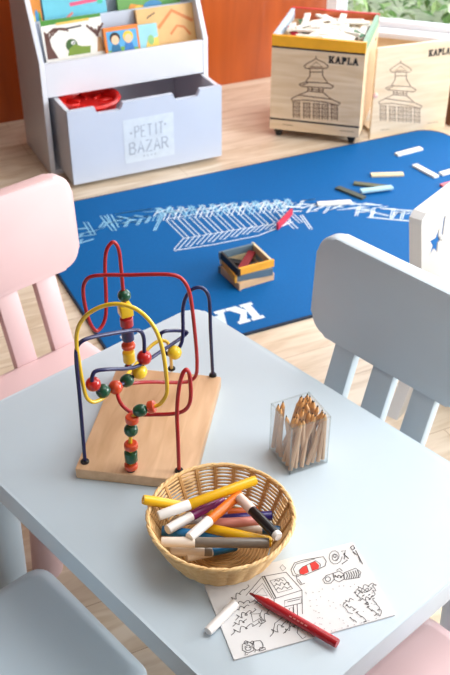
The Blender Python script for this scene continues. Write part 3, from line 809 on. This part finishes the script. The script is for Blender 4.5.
# ------------------------------------------------------------------ bead maze
MA = R_(-9.0); MC = Vector((-.1195, 1.238, TZ)); ex = Vector((math.cos(MA), math.sin(MA), 0)); ey = Vector((-math.sin(MA), math.cos(MA), 0))
BW, BD, BT = .187, .268, .02
mz = thing('bead_maze', MC, MA, 'wooden bead maze toy with red, yellow and navy wires on the table', 'toy')
b = MB(); b.prism(rrect(-BW/2, -BD/2, BW/2, BD/2, .004, 3), 0.0, BT, M_mazew, None, .002, 2); b.build('base', mz)
def loc(P): d = P-MC; return Vector((d.dot(ex), d.dot(ey), d.z))
def at_s(x, y, s): return loc(onp(x, y, ey, MC.dot(ey)-BD/2+s))
def foot(x, y): return loc(onz(x, y, TZ+BT))
M_navy = mat('navy_wire', (16, 22, 78), .35, coat=.15); M_redw = mat('red_wire', (172, 16, 26), .35, coat=.15); M_yelw = mat('yellow_wire', (238, 196, 40), .3, coat=.4)
def wire(name, m, start, mid, end, colr):
    f0, f1 = foot(*start), foot(*end)
    pts = [f0+Vector((0, 0, -.004)), f0]+[at_s(*p) for p in mid]+[f1, f1+Vector((0, 0, -.004))]
    b = MB(); b.tube(smoothpath(pts, 7), .0031, m, 10); o = b.build(name, mz, 60); o['label'] = colr; return f0, f1
feet = []
feet += wire('wire', M_navy, (85, 462), [(82, 425, .022), (79, 390, .025), (76, 356, .03), (77.5, 346, .035), (84, 340, .04), (98, 336, .06), (132, 330.5, .115), (140, 331, .125), (143.5, 337, .13), (144.3, 350, .13), (143.5, 362, .13), (139.5, 371, .125), (128, 380, .11), (115.5, 387.5, .085), (103, 391, .065), (94, 387, .05), (92, 378, .045), (95, 371.5, .05), (106, 369.5, .06), (135, 367, .11), (160, 352, .17), (183, 336.5, .235), (187, 332.5, .24), (183, 331, .24), (166, 331, .20), (161, 333.5, .195), (160.5, 341, .195), (163, 350, .195), (169, 354.5, .195), (176, 351, .20), (181.5, 343, .21), (183, 330, .22), (183, 309, .235), (186, 297, .24), (192, 289.5, .243), (200, 287.5, .246), (206, 291, .248), (209.3, 300, .25), (210.5, 330, .25)], (212.8, 375.5), 'navy wire')
feet += wire('wire', M_yelw, (131, 470), [(130.5, 452, .013), (130.5, 435, .014), (132, 419, .018), (139, 411.5, .022), (152, 407, .03), (160, 404, .033), (166.5, 394, .035), (166.5, 378, .034), (163, 352, .033), (158, 335, .033), (149, 320, .033), (134, 308, .033), (114, 304, .033), (93, 310.5, .033), (80, 323.5, .033), (76.4, 340, .033), (79, 362, .033), (83.5, 387, .035), (87, 398, .037), (93, 402, .042), (103, 398, .06), (121, 381, .12), (139, 361, .18), (150, 347, .21), (160, 340.5, .225), (167, 342, .23), (170, 350, .235)], (171.6, 369), 'yellow wire')
feet += wire('wire', M_redw, (179, 471), [(178, 440, .014), (177, 412, .016), (179, 388, .02), (183, 373, .024), (186.5, 369.5, .027), (189.5, 375, .03), (190.6, 398, .038), (187, 408, .042), (178, 413, .045), (155, 414.5, .05), (134, 413.5, .05), (122, 405, .058), (117.5, 394, .08), (121, 387, .11), (131, 383.5, .14), (150, 382, .165), (186, 382, .205), (195, 377, .208), (197, 366, .208), (196, 345, .205), (191, 300, .195), (187, 286, .19), (180, 277.5, .187), (168, 274.5, .185), (130, 275, .183), (97, 275.5, .18), (87, 279, .18), (83.2, 289, .18), (85.5, 308, .18), (90.5, 324, .18), (96.5, 331, .185), (102, 326, .195), (105.6, 316, .205), (106, 296, .215), (105, 265, .225), (107, 249, .23), (113.3, 242, .235), (118.5, 249, .24), (121, 268, .243), (123, 290, .245), (126.5, 325, .246)], (128.3, 367), 'red wire')
for f in feet:
    b = MB(); b.lathe([(.0068, 0), (.0068, .0022), (.0045, .005)], M_blk, 16, Matrix.Translation(f)); o = b.build('wire_socket', mz); o['label'] = 'black wire socket'
M_bead = {'red': mat('bead_red', (190, 26, 22), .3, .08, 50, coat=.4), 'orange': mat('bead_orange', (214, 74, 36), .3, .08, 50, coat=.4), 'green': mat('bead_green', (10, 78, 52), .3, .08, 50, coat=.4), 'yellow': mat('bead_yellow', (244, 206, 40), .3, .05, 50, coat=.4), 'navy': mat('bead_navy', (26, 34, 92), .3, .08, 50, coat=.4), 'crimson': mat('bead_crimson', (176, 24, 34), .3, .08, 50, coat=.4)}
def bead(p, d, col, shape, r=.0105, h=.018):
    b = MB(); M = axis_matrix(p, d); m = M_bead[col]
    if shape == 'ball': b.lathe([(max(.003, r*math.sin(PI*k/12)), -r*math.cos(PI*k/12)) for k in range(1, 12)], m, 20, M)
    elif shape == 'oval': b.lathe([(max(.003, r*math.sin(PI*k/12)**.7), -h/2*math.cos(PI*k/12)) for k in range(1, 12)], m, 20, M)
    elif shape == 'disc': b.lathe([(r*.8, -h/2), (r*.96, -h/2+.0015), (r, 0), (r*.96, h/2-.0015), (r*.8, h/2)], m, 22, M)
    elif shape == 'cyl': b.lathe([(r*.9, -h/2), (r, -h/2+.0012), (r, h/2-.0012), (r*.9, h/2)], m, 22, M)
    elif shape == 'cube': b.box((0, 0, 0), (2*r, 2*r, h), m, M @ Matrix.Rotation(.6, 4, 'Z'), .0018, 2)
    elif shape == 'cone': b.lathe([(r*.55, -h/2), (r, h/2-.002), (r*.9, h/2)], m, 22, M)
    o = b.build('bead', mz); o['label'] = col+' bead'; return o
Z_ = Vector((0, 0, 1))
# lower front column on the yellow wire
for px, py, s, col, shp, r, h in ((131, 465.5, .013, 'orange', 'disc', .0098, .009), (131, 456, .013, 'green', 'cyl', .0092, .017), (131, 445.5, .013, 'orange', 'disc', .0100, .010), (131, 430, .015, 'green', 'oval', .0098, .018), (132, 419, .018, 'orange', 'disc', .0095, .011)):
    bead(at_s(px, py, s), Z_, col, shp, r*1.1, h*1.08)
bead(at_s(140, 410.5, .022), Vector((1, 0, .45)), 'green', 'oval', .0098, .022)
bead(at_s(151.5, 407, .03), Vector((1, .1, .3)), 'orange', 'disc', .0100, .011)
# arc on the navy wire
bead(at_s(144.2, 357.5, .13), Z_, 'red', 'oval', .0118, .022)
bead(at_s(139.5, 371.5, .125), Vector((.4, 0, 1)), 'yellow', 'ball', .0125)
bead(at_s(127, 380.5, .11), Vector((1, .4, .5)), 'green', 'oval', .0105, .022)
bead(at_s(115.5, 387.3, .085), Vector((1, .5, .3)), 'orange', 'ball', .0115)
bead(at_s(103, 391, .065), Vector((1, .4, 0)), 'green', 'ball', .0115)
bead(at_s(93.2, 384, .05), Vector((-.2, 0, 1)), 'red', 'oval', .0118, .021)
bead(at_s(174.5, 352.5, .198), Vector((1, 0, .4)), 'yellow', 'ball', .0120)
# tall column at the back on the red wire
for px, py, col, shp, r, h in ((124.2, 295.5, 'green', 'ball', .0112, .02), (125.3, 309.5, 'yellow', 'cube', .0108, .021), (126.6, 321.5, 'crimson', 'cyl', .0112, .0165), (127.7, 334.5, 'navy', 'cyl', .0108, .021), (128.4, 345.7, 'orange', 'disc', .0122, .009), (128.9, 356.5, 'yellow', 'cyl', .0108, .021)):
    bead(at_s(px, py, .2455), Vector((-.03, 0, 1)), col, shp, r, h)

# ------------------------------------------------------------------ acrylic holder with pencils
h0, h1, h2 = onz(289.5, 475.5, TZ), onz(329.5, 462, TZ), onz(273.5, 449.5, TZ)
ha = math.atan2((h1-h0).y, (h1-h0).x); HW = .5*((h1-h0).length+(h2-h0).length); HH = .094
hx = Vector((math.cos(ha), math.sin(ha), 0)); hy = Vector((-math.sin(ha), math.cos(ha), 0)); HC = h0+hx*HW/2+hy*HW/2
M_acr = clear('clear_acrylic', (.985, .99, .99), 1.49, 1.5)
M_acre = clear('acrylic_edge', (.94, .96, .96), 1.49, 2.5)
hd = thing('pencil_holder', HC, ha, 'clear square acrylic pot full of pencils on the table', 'pencil holder')
for k in range(4):
    b = MB(); M = Matrix.Rotation(k*PI/2, 4, 'Z')
    b.box((0, -HW/2+.001, HH/2), (HW, .002, HH), M_acr, M); b.box((0, -HW/2+.001, HH+.0006), (HW, .0026, .0012), M_acre, M)
    b.box((HW/2-.0007, -HW/2+.0007, HH/2), (.0016, .0016, HH), M_acre, M); b.build('wall', hd, 0)
b = MB(); b.box((0, 0, .0012), (HW, HW, .0024), M_acr); b.build('base', hd, 0)
M_penw = wood('raw_pencil_wood', (206, 168, 134), (228, 196, 164), .6, 20, (8, 8, 1), knots=.3); M_penend = wood('sharpened_wood', (214, 160, 104), (232, 186, 130), .6, 20); M_lead = mat('graphite', (40, 34, 32), .5)
def pencil_proto(L):
    o = thing('pencil', (0, 0, 0), 0, 'plain wooden pencil standing in the clear acrylic pot', 'pencil', 'pencils in the acrylic pot')
    b = MB(); b.lathe([(.0037, 0), (.0037, L-.012)], M_penw, 6); b.build('barrel', o, 20)
    b = MB(); b.lathe([(.0037, L-.012), (.0012, L-.003)], M_penend, 10); b.build('sharpened_cone', o)
    b = MB(); b.lathe([(.0012, L-.003), (.0002, L)], M_lead, 8, None); b.build('lead', o)
    return o
rp = random.Random(21); PL = .094; pp0 = pencil_proto(PL); first = True
grid = [(i, j) for i in range(7) for j in range(6)]
for n, (i, j) in enumerate(grid):
    bx = (-.0285+.0095*i)+rp.uniform(-.001, .001); by = (-.028+.0112*j)+rp.uniform(-.002, .002)
    lim = HW/2-.007
    L = PL-.003
    tx_ = max(-lim, min(lim, bx+rp.uniform(-.018, .036))); ty_ = max(-lim, min(lim, by+rp.uniform(-.012, .018)))
    o = pp0 if first else copy_thing(pp0); first = False
    d = Vector((tx_-bx, ty_-by, 0)); d.z = math.sqrt(max(L*L-d.length_squared, .001)); d = (hx*d.x+hy*d.y+Vector((0, 0, d.z)))
    p = HC+hx*bx+hy*by+Vector((0, 0, .0036+rp.uniform(0, .004)))
    o.location = p; o.rotation_mode = 'QUATERNION'; o.rotation_quaternion = d.to_track_quat('Z', 'Y')

# ------------------------------------------------------------------ wicker basket
M_wick = wood('wicker', (222, 178, 118), (242, 208, 154), .55, 30, (3, 3, 3), knots=.4, spec=.35)
M_wickd = wood('wicker_stake', (196, 148, 92), (220, 176, 118), .6, 30, (3, 3, 3))
BC = Vector((-.006, .980, TZ))
bs = thing('wicker_basket', BC, R_(5), 'round pale wicker basket holding felt-tip markers on the table', 'basket')
BH = .062
def brad(z): f = max(0, min(1, z/BH)); return .071+.031*(f**.8)
NS = 22
b = MB()
rows = 24
for k in range(rows):
    z = .004+(BH-.006)*k/(rows-1); pts = []
    for i in range(132):
        a = 2*PI*i/132
        r = brad(z)+.0018*math.cos(NS/2*a*2/1.0*.5+PI*(k % 2))
        pts.append((r*math.cos(a), r*math.sin(a), z+.0004*math.sin(5*a+k)))
    b.tube(pts, .0016, M_wick, 6, True)
b.build('woven_side', bs, 60)
b = MB()
for i in range(NS):
    a = 2*PI*(i+.5)/NS
    for da in (-.012, .012):
        pts = [((brad(z)-.0022)*math.cos(a+da), (brad(z)-.0022)*math.sin(a+da), z) for z in [.002+(BH-.002)*j/6 for j in range(7)]]
        b.tube(pts, .0013, M_wickd, 6)
b.build('stakes', bs, 60)
b = MB()
for ph, rr, dz in ((0, .0026, .0), (PI, .0026, .0), (PI/2, .0026, 0)):
    pts = []
    for i in range(264):
        a = 2*PI*i/264; q = a*22+ph*1.0
        pts.append(((brad(BH)+.0005+.0015*math.cos(q))*math.cos(a), (brad(BH)+.0005+.0015*math.cos(q))*math.sin(a), BH+.0012+.0015*math.sin(q)))
    b.tube(pts, .0021, M_wick, 6, True)
b.build('braided_rim', bs, 60)
b = MB()
for k in range(15):
    r = .004+.0046*k; b.tube([((r+.0005*math.cos(8*a_+k*PI))*math.cos(a_), (r+.0005*math.cos(8*a_+k*PI))*math.sin(a_), .0035) for a_ in [2*PI*i/48 for i in range(48)]], .0023, M_wickd, 6, True)
b.lathe([(.0001, .0012), (.066, .0012), (.066, .003), (.0001, .003)], M_wickd, 40)
b.build('woven_bottom', bs, 60)

# ------------------------------------------------------------------ felt-tip markers
MK = {}
def mk(n, c): return mat('marker_'+n, c, .32, .02, 30, coat=.2)
M_cap = mk('cap_white', (240, 236, 232)); M_capb = mk('cap_beige', (236, 220, 204))
def marker(label, col, A, B, capL=None, capm=None, r=.0072, tip=None, mark=False, base=None, endm=None):
    """A = world end with the cap (or tip), B = tail end"""
    A, B = Vector(A), Vector(B); L = (B-A).length; Mx = axis_matrix(A, B-A)
    o = bpy.data.objects.new('felt_tip_marker', None); COL.objects.link(o); o.matrix_world = Mx; o.empty_display_size = .02
    o.rotation_mode = 'QUATERNION'; o.rotation_quaternion = Mx.to_quaternion(); o.location = A
    tag(o, label, 'marker', 'felt-tip markers in the basket' if base is None else None)
    b = MB(); c0 = capL or 0
    if tip: 
        b.lathe([(r*.42, .010), (r*.55, .013), (r*.72, .018), (r*.8, .024), (r, .027), (r, L-.003), (r*.93, L)], col, 22)
    else: b.lathe([(r*.95, c0), (r, c0+.001), (r, L-.003), (r*.9, L), (r*.55, L), (r*.5, L-.0015)], col, 22)
    if mark:
        for k in range(5):
            a = PI*.5; z0 = L*.48+.006*k
            b.strip([(r*1.005*math.cos(mark), r*1.005*math.sin(mark), z0), (r*1.005*math.cos(mark), r*1.005*math.sin(mark), z0+.004)], .0018, (math.cos(mark), math.sin(mark), 0), mk('lettering_pale', (214, 140, 136)))
    b.build('barrel', o)
    if tip:
        b = MB(); b.lathe([(.0004, 0), (.0014, .001), (.002, .005), (.0022, .0105)], tip, 14); b.build('felt_tip', o)
    if capL:
        b = MB(); rc = r*1.06
        b.lathe([(rc*.7, 0), (rc*.88, .0008), (rc*.93, .004), (rc, capL), (rc*.96, capL+.0006)], capm, 22); p = b.build('cap', o); p['label'] = 'pale cap'
    if endm:
        b = MB(); b.lathe([(r*.98, L-.001), (r*.98, L+.004), (r*.8, L+.006)], endm, 20); b.build('end_plug', o)
    return o
def mp2(label, col, a, za, c, zc, capfrac=0, capm=None, **k):
    A, B = onz(*a, TZ+za), onz(*c, TZ+zc)
    return marker(label, col, A, B, capfrac*(B-A).length if capfrac else None, capm, **k)
Wb = ' in the basket'
mp2('yellow marker without cap poking out over the left rim'+' of the basket', mk('yellow', (246, 190, 20)), (211, 511), .036, (143, 499.5), .075)
mp2('yellow marker with white cap lying on top of the others'+Wb, mk('yellow', (246, 190, 20)), (158, 516), .062, (256, 480), .072, .31, M_cap)
mp2('purple marker with white cap'+Wb, mk('purple', (140, 40, 118)), (167, 530), .052, (222, 499), .040, .42, M_cap)
mp2('orange marker with white cap crossing the purple marker'+Wb, mk('orange', (240, 124, 34)), (189, 538), .063, (240, 494), .060, .38, M_cap)
mp2('black marker with pale pink cap at the right'+Wb, mk('black', (22, 20, 24)), (239, 497), .066, (276, 534.5), .068, .36, mk('cap_blush', (238, 208, 196)), endm=M_cap)
mp2('blue marker lying low at the left'+Wb, mk('blue', (28, 118, 176)), (162, 530.5), .036, (238, 540), .030)
mp2('yellow marker lying low beneath the black marker'+Wb, mk('yellow', (246, 190, 20)), (205, 527.5), .042, (272, 542), .040)
mp2('grey marker with beige cap nearest the front'+Wb, mk('grey', (128, 118, 108)), (161, 542), .056, (269, 543), .052, .31, M_capb)
mp2('teal marker with white cap beneath the grey marker'+Wb, mk('teal', (16, 96, 140)), (186, 557), .028, (236, 546), .022, .5, M_capb)
mp2('light pink marker in the middle'+Wb, mk('pink', (240, 160, 150)), (262, 521), .034, (204, 524), .032)
mp2('navy marker behind the pink marker'+Wb, mk('navy', (50, 40, 130)), (272, 515.5), .026, (204, 521), .024)
mp2('dark orange marker at the back'+Wb, mk('deep_orange', (232, 108, 34)), (258, 511.5), .020, (214, 514), .020)
mp2('teal marker with cream cap at the right'+Wb, mk('teal', (16, 96, 140)), (229, 525.5), .024, (280, 531), .027, .66, M_capb)
mp2('cream-capped marker mostly buried at the front left'+Wb, mk('grey', (128, 118, 108)), (170, 551), .036, (212, 551), .030, .8, M_capb)
mp2('pale capped marker half hidden beside the purple cap'+Wb, mk('lilac', (206, 160, 190)), (173, 522), .036, (226, 514), .022, .5, M_cap)

# ------------------------------------------------------------------ colouring sheet, red marker and loose cap
PT = TZ+.0026
P4 = [onz(218-6.5, 561, TZ), onz(234, 661, TZ), onz(395, 616, TZ), onz(357, 542, TZ)]
pr = P4[2]-P4[1]; pa = math.atan2(pr.y, pr.x); PW = pr.length; px_ = pr.normalized(); py_ = Vector((-px_.y, px_.x, 0)); PH = (P4[3]-P4[2]).dot(py_)
pc_ = P4[1]
b = MB()
b.box((PW/2, PH/2, .0013), (PW, PH, .0026), M_paper, None, .0003, 1)
ZP = .0029
def sh(x, y, z=PT+.0003):
    d = onz(x, y, z)-pc_; return Vector((d.dot(px_), d.dot(py_), ZP))
def inb(p): return Vector((min(max(p.x, .002), PW-.002), min(max(p.y, .002), PH-.002), p.z))
Z1_ = (0, 0, 1)
def S4(pts, w=.0009, closed=False, m=M_line): b.strip([inb(sh(230+x/3.75, 570+y/3.75)) for x, y in pts], w, Z1_, m, None, closed)
def S2(pts, w=.0008, closed=False, m=M_line): b.strip([inb(sh(280+x/3.4615, 530+y/3.4615)) for x, y in pts], w, Z1_, m, None, closed)
def F2(pts, m, dz=0.): b.poly([inb(sh(280+x/3.4615, 530+y/3.4615))+Vector((0, 0, dz)) for x, y in pts], m)
def wav(p, q, n, amp):
    out = []
    for i in range(n+1):
        t_ = i/n; out.append((p[0]+(q[0]-p[0])*t_+amp*math.sin(i*2.4), p[1]+(q[1]-p[1])*t_+amp*math.cos(i*1.9)))
    return [(p.x, p.y) for p in smoothpath([(x, y, 0) for x, y in out], 4)]
# house
S4([(120, 25), (210, 8), (270, 75), (165, 108)], .0013, True); S4([(150, 40), (200, 28), (235, 70), (180, 85)], .001, True)
S4([(120, 25), (128, 22), (172, 104)], .0016); S4([(165, 108), (168, 130)]); S4([(270, 75), (272, 165)]); S4([(205, 115), (268, 100), (268, 124), (205, 138)], .001, True)
S4([(205, 138), (212, 175)]); S4([(238, 130), (240, 172)]); S4([(252, 128), (254, 170)]); S4([(215, 120), (262, 109)]); S4([(222, 144), (236, 140), (238, 165), (224, 168)], .0008, True)
S4([(118, 28), (60, 96)]); S4([(78, 95), (122, 50), (158, 106)]); S4([(95, 92), (122, 68), (140, 96)], .0008, True); S4(wav((165, 55), (225, 50), 10, 6)); S4(wav((170, 70), (225, 66), 8, 5)); S4(wav((165, 40), (200, 38), 7, 4))
# smoke and cloud outlines
S4(wav((0, 118), (70, 60), 12, 7)); S4(wav((0, 130), (110, 112), 14, 6)); S4(wav((4, 236), (128, 190), 14, 9)); S4([(128, 190), (110, 172), (120, 150)]); S4(wav((20, 180), (95, 150), 12, 9)); S4([(80, 165), (86, 196), (118, 178), (112, 164)], .0009, True)
S4(wav((8, 150), (70, 135), 9, 6)); S4(wav((150, 240), (222, 190), 10, 10)); S4([(160, 240), (168, 200), (196, 178), (228, 188), (222, 214), (206, 236)]); S4(wav((200, 232), (250, 205), 8, 6)); S4([(258, 200), (252, 236), (272, 258), (284, 250)])
S4(wav((90, 120), (160, 140), 9, 8)); S4(wav((10, 205), (60, 190), 8, 7)); S4(wav((110, 205), (150, 150), 8, 8))
# little lion at the corner
for cx, cy, r1, n in ((68, 290, 22, 12), (68, 292, 11, 9), (104, 282, 20, 11), (122, 300, 12, 8), (60, 272, 7, 7), (84, 272, 6, 7)):
    S4([(cx+r1*math.cos(2*PI*i/n)*(1+.14*(i % 2)), cy+r1*.85*math.sin(2*PI*i/n)*(1+.14*(i % 2))) for i in range(n)], .001, True)
S4([(62, 289), (64, 291)], .0016); S4([(72, 289), (74, 291)], .0016); S4([(95, 300), (98, 320)]); S4([(112, 300), (114, 318)]); S4([(60, 308), (58, 326), (72, 328)])
# fire extinguisher coloured red
M_fe = mat('crayon_red', (216, 52, 44), .7, .15, 90)
F2([(68, 138), (76, 130), (92, 122), (100, 146), (82, 154), (70, 152)], M_fe); F2([(104, 117), (122, 108), (136, 122), (134, 134), (112, 142)], M_fe, .0001)
S2([(66, 140), (78, 128), (124, 106), (140, 118), (138, 134), (86, 156), (70, 154)], .001, True); S2([(92, 122), (100, 147)]); S2([(104, 117), (112, 142)])
S2([(66, 160), (46, 158), (38, 138), (50, 114), (80, 104), (128, 96), (150, 92), (160, 108), (156, 124), (140, 132)], .0011); S2([(72, 158), (54, 152), (46, 136), (56, 118), (84, 110), (120, 100)], .0009); S2([(56, 156), (60, 176), (72, 190), (86, 184)], .001)
S2([(64, 170), (76, 186)], .0009); S2([(0, 130), (8, 120), (20, 132), (10, 142)], .0008, True)
# hose reel
S2([(190+(28-2.0*i*.55)*math.cos(i*.6)*.9, 92+(36-2.4*i*.55)*math.sin(i*.6)*.8) for i in range(40)], .0008); S2([(212, 74), (226, 70), (222, 100), (234, 104), (214, 118)], .0012); S2(wav((220, 80), (234, 98), 6, 4), .0014)
S2([(244, 60), (256, 52), (262, 62), (250, 70)], .0016, True); S2([(252, 74), (262, 84)], .0018); S2([(262, 70), (286, 118)], .0012, False); S2([(256, 80), (270, 88), (278, 112)], .0009)
# fire-fighter figure lying sideways
S2([(148, 172), (160, 158), (182, 150), (188, 170), (176, 184), (156, 184)], .001, True); S2(circ(166, 170, 9, 8), .001, True); S2([(184, 150), (204, 142), (220, 152), (222, 170), (204, 180), (188, 172)], .001, True)
S2(wav((186, 160), (220, 162), 9, 5), .0012); S2([(222, 148), (262, 132), (280, 146), (276, 164), (224, 172)], .001, True)
for k in range(6): S2([(228+8*k, 148-2*k), (234+8*k, 158-k), (230+8*k, 169-k)], .0012)
S2([(196, 140), (206, 132), (216, 142)], .001)
# dot-to-dot frame and faint leopard
M_dot = mat('pencil_dot', (170, 168, 170), .8)
rd = random.Random(5)
for i in range(34):
    t_ = i/34*4; k = int(t_); f = t_-k
    p = [(85+190*f, 212-22*f), (300+45*f, 190+110*f), (340-170*f, 320+36*f), (150-60*f, 350-140*f)][k]
    x, y = p[0]+rd.uniform(-8, 8), p[1]+rd.uniform(-7, 7)
    S2([(x, y), (x+4, y+1)], .0013, False, M_dot)
for i in range(22):
    x, y = rd.uniform(110, 290), rd.uniform(225, 330); S2([(x, y), (x+3, y+2)], .0011, False, M_dot)
S2(wav((222, 250), (250, 240), 6, 5)); S2(wav((226, 258), (262, 278), 8, 6)); S2([(222, 250), (218, 262), (228, 272), (236, 286), (252, 290)]); S2(wav((262, 204), (330, 186), 10, 6)); S2(wav((330, 186), (320, 232), 8, 7)); S2(wav((258, 212), (276, 240), 7, 6)); S2(wav((320, 232), (352, 292), 10, 6)); S2(wav((276, 240), (318, 236), 8, 6))
S2(wav((270, 215), (315, 205), 12, 8)); S2(wav((300, 262), (342, 300), 9, 7)); S2([(294, 256), (304, 250), (306, 258)], .0026, True); S2(wav((262, 280), (300, 320), 8, 7)); S2(wav((240, 300), (262, 318), 6, 4)); S2([(296, 238), (300, 252)]); S2([(285, 230), (292, 224)], .0012); S2([(306, 226), (312, 222)], .0012)
o = b.build('colouring_sheet', None, 0); o.location = (pc_.x, pc_.y, TZ); o.rotation_euler = (0, 0, pa)
tag(o, 'white colouring sheet with black line drawings and a red fire extinguisher on the table', 'paper')
rr = .0064
A_, B_ = onz(249.5, 593, PT+rr+.0002), onz(337.5, 643.5, PT+rr+.0002)
marker('uncapped dark red marker lying across the colouring sheet', mk('crimson', (176, 20, 34)), A_, B_, None, None, rr, mk('red_felt', (120, 10, 22)), 2.2, 'paper')
A_, B_ = onz(207.5, 632, TZ+.0068), onz(235, 604.5, TZ+.0068); B_.z = TZ+.0082
Mx = axis_matrix(A_, B_-A_); L = (B_-A_).length
b = MB(); b.lathe([(.0050, 0), (.0062, .0008), (.0066, .006), (.0070, L), (.0060, L), (.0056, L-.012)], M_cap, 22, Matrix.Identity(4))
o = b.build('marker_cap'); o.location = A_; o.rotation_mode = 'QUATERNION'; o.rotation_quaternion = Mx.to_quaternion()
tag(o, 'loose white marker cap at the left edge of the colouring sheet', 'cap')

# ------------------------------------------------------------------ light
w = bpy.data.worlds.new('daylight'); scene.world = w; w.use_nodes = True
bg = w.node_tree.nodes['Background']; bg.inputs[0].default_value = (.86, .93, 1.0, 1); bg.inputs[1].default_value = 1.8
def area(name, loc_, target, sx, sy, power, col):
    d = bpy.data.lights.new(name, 'AREA'); d.shape = 'RECTANGLE'; d.size = sx; d.size_y = sy; d.energy = power; d.color = col
    o = bpy.data.objects.new(name, d); COL.objects.link(o); o.location = loc_
    o.rotation_euler = (Vector(target)-Vector(loc_)).to_track_quat('-Z', 'Z').to_euler(); return o
area('daylight_right_window', (4.12, 1.75, 1.45), (0, 1.6, .4), 1.8, 2.5, 170, (.90, .955, 1.0))
p = KC+ws*1.05-wn*.03; area('daylight_far_window', (p.x, p.y, 1.2), (p.x-wn.x, p.y-wn.y, .75), 1.8, 1.6, 30, (.95, .985, 1.0))
area('added_top_fill', (.95, 1.6, 2.55), (.95, 1.6, 0), 1.6, 1.6, 34, (.93, .97, 1.0))  # added overhead fill to brighten the tabletop; no such lamp is known

vs_ = scene.view_settings
scene.display_settings.display_device = 'sRGB'
vs_.view_transform = 'Standard'; vs_.look = 'None'; vs_.exposure = 0.15; vs_.gamma = 1.0; vs_.use_curve_mapping = False
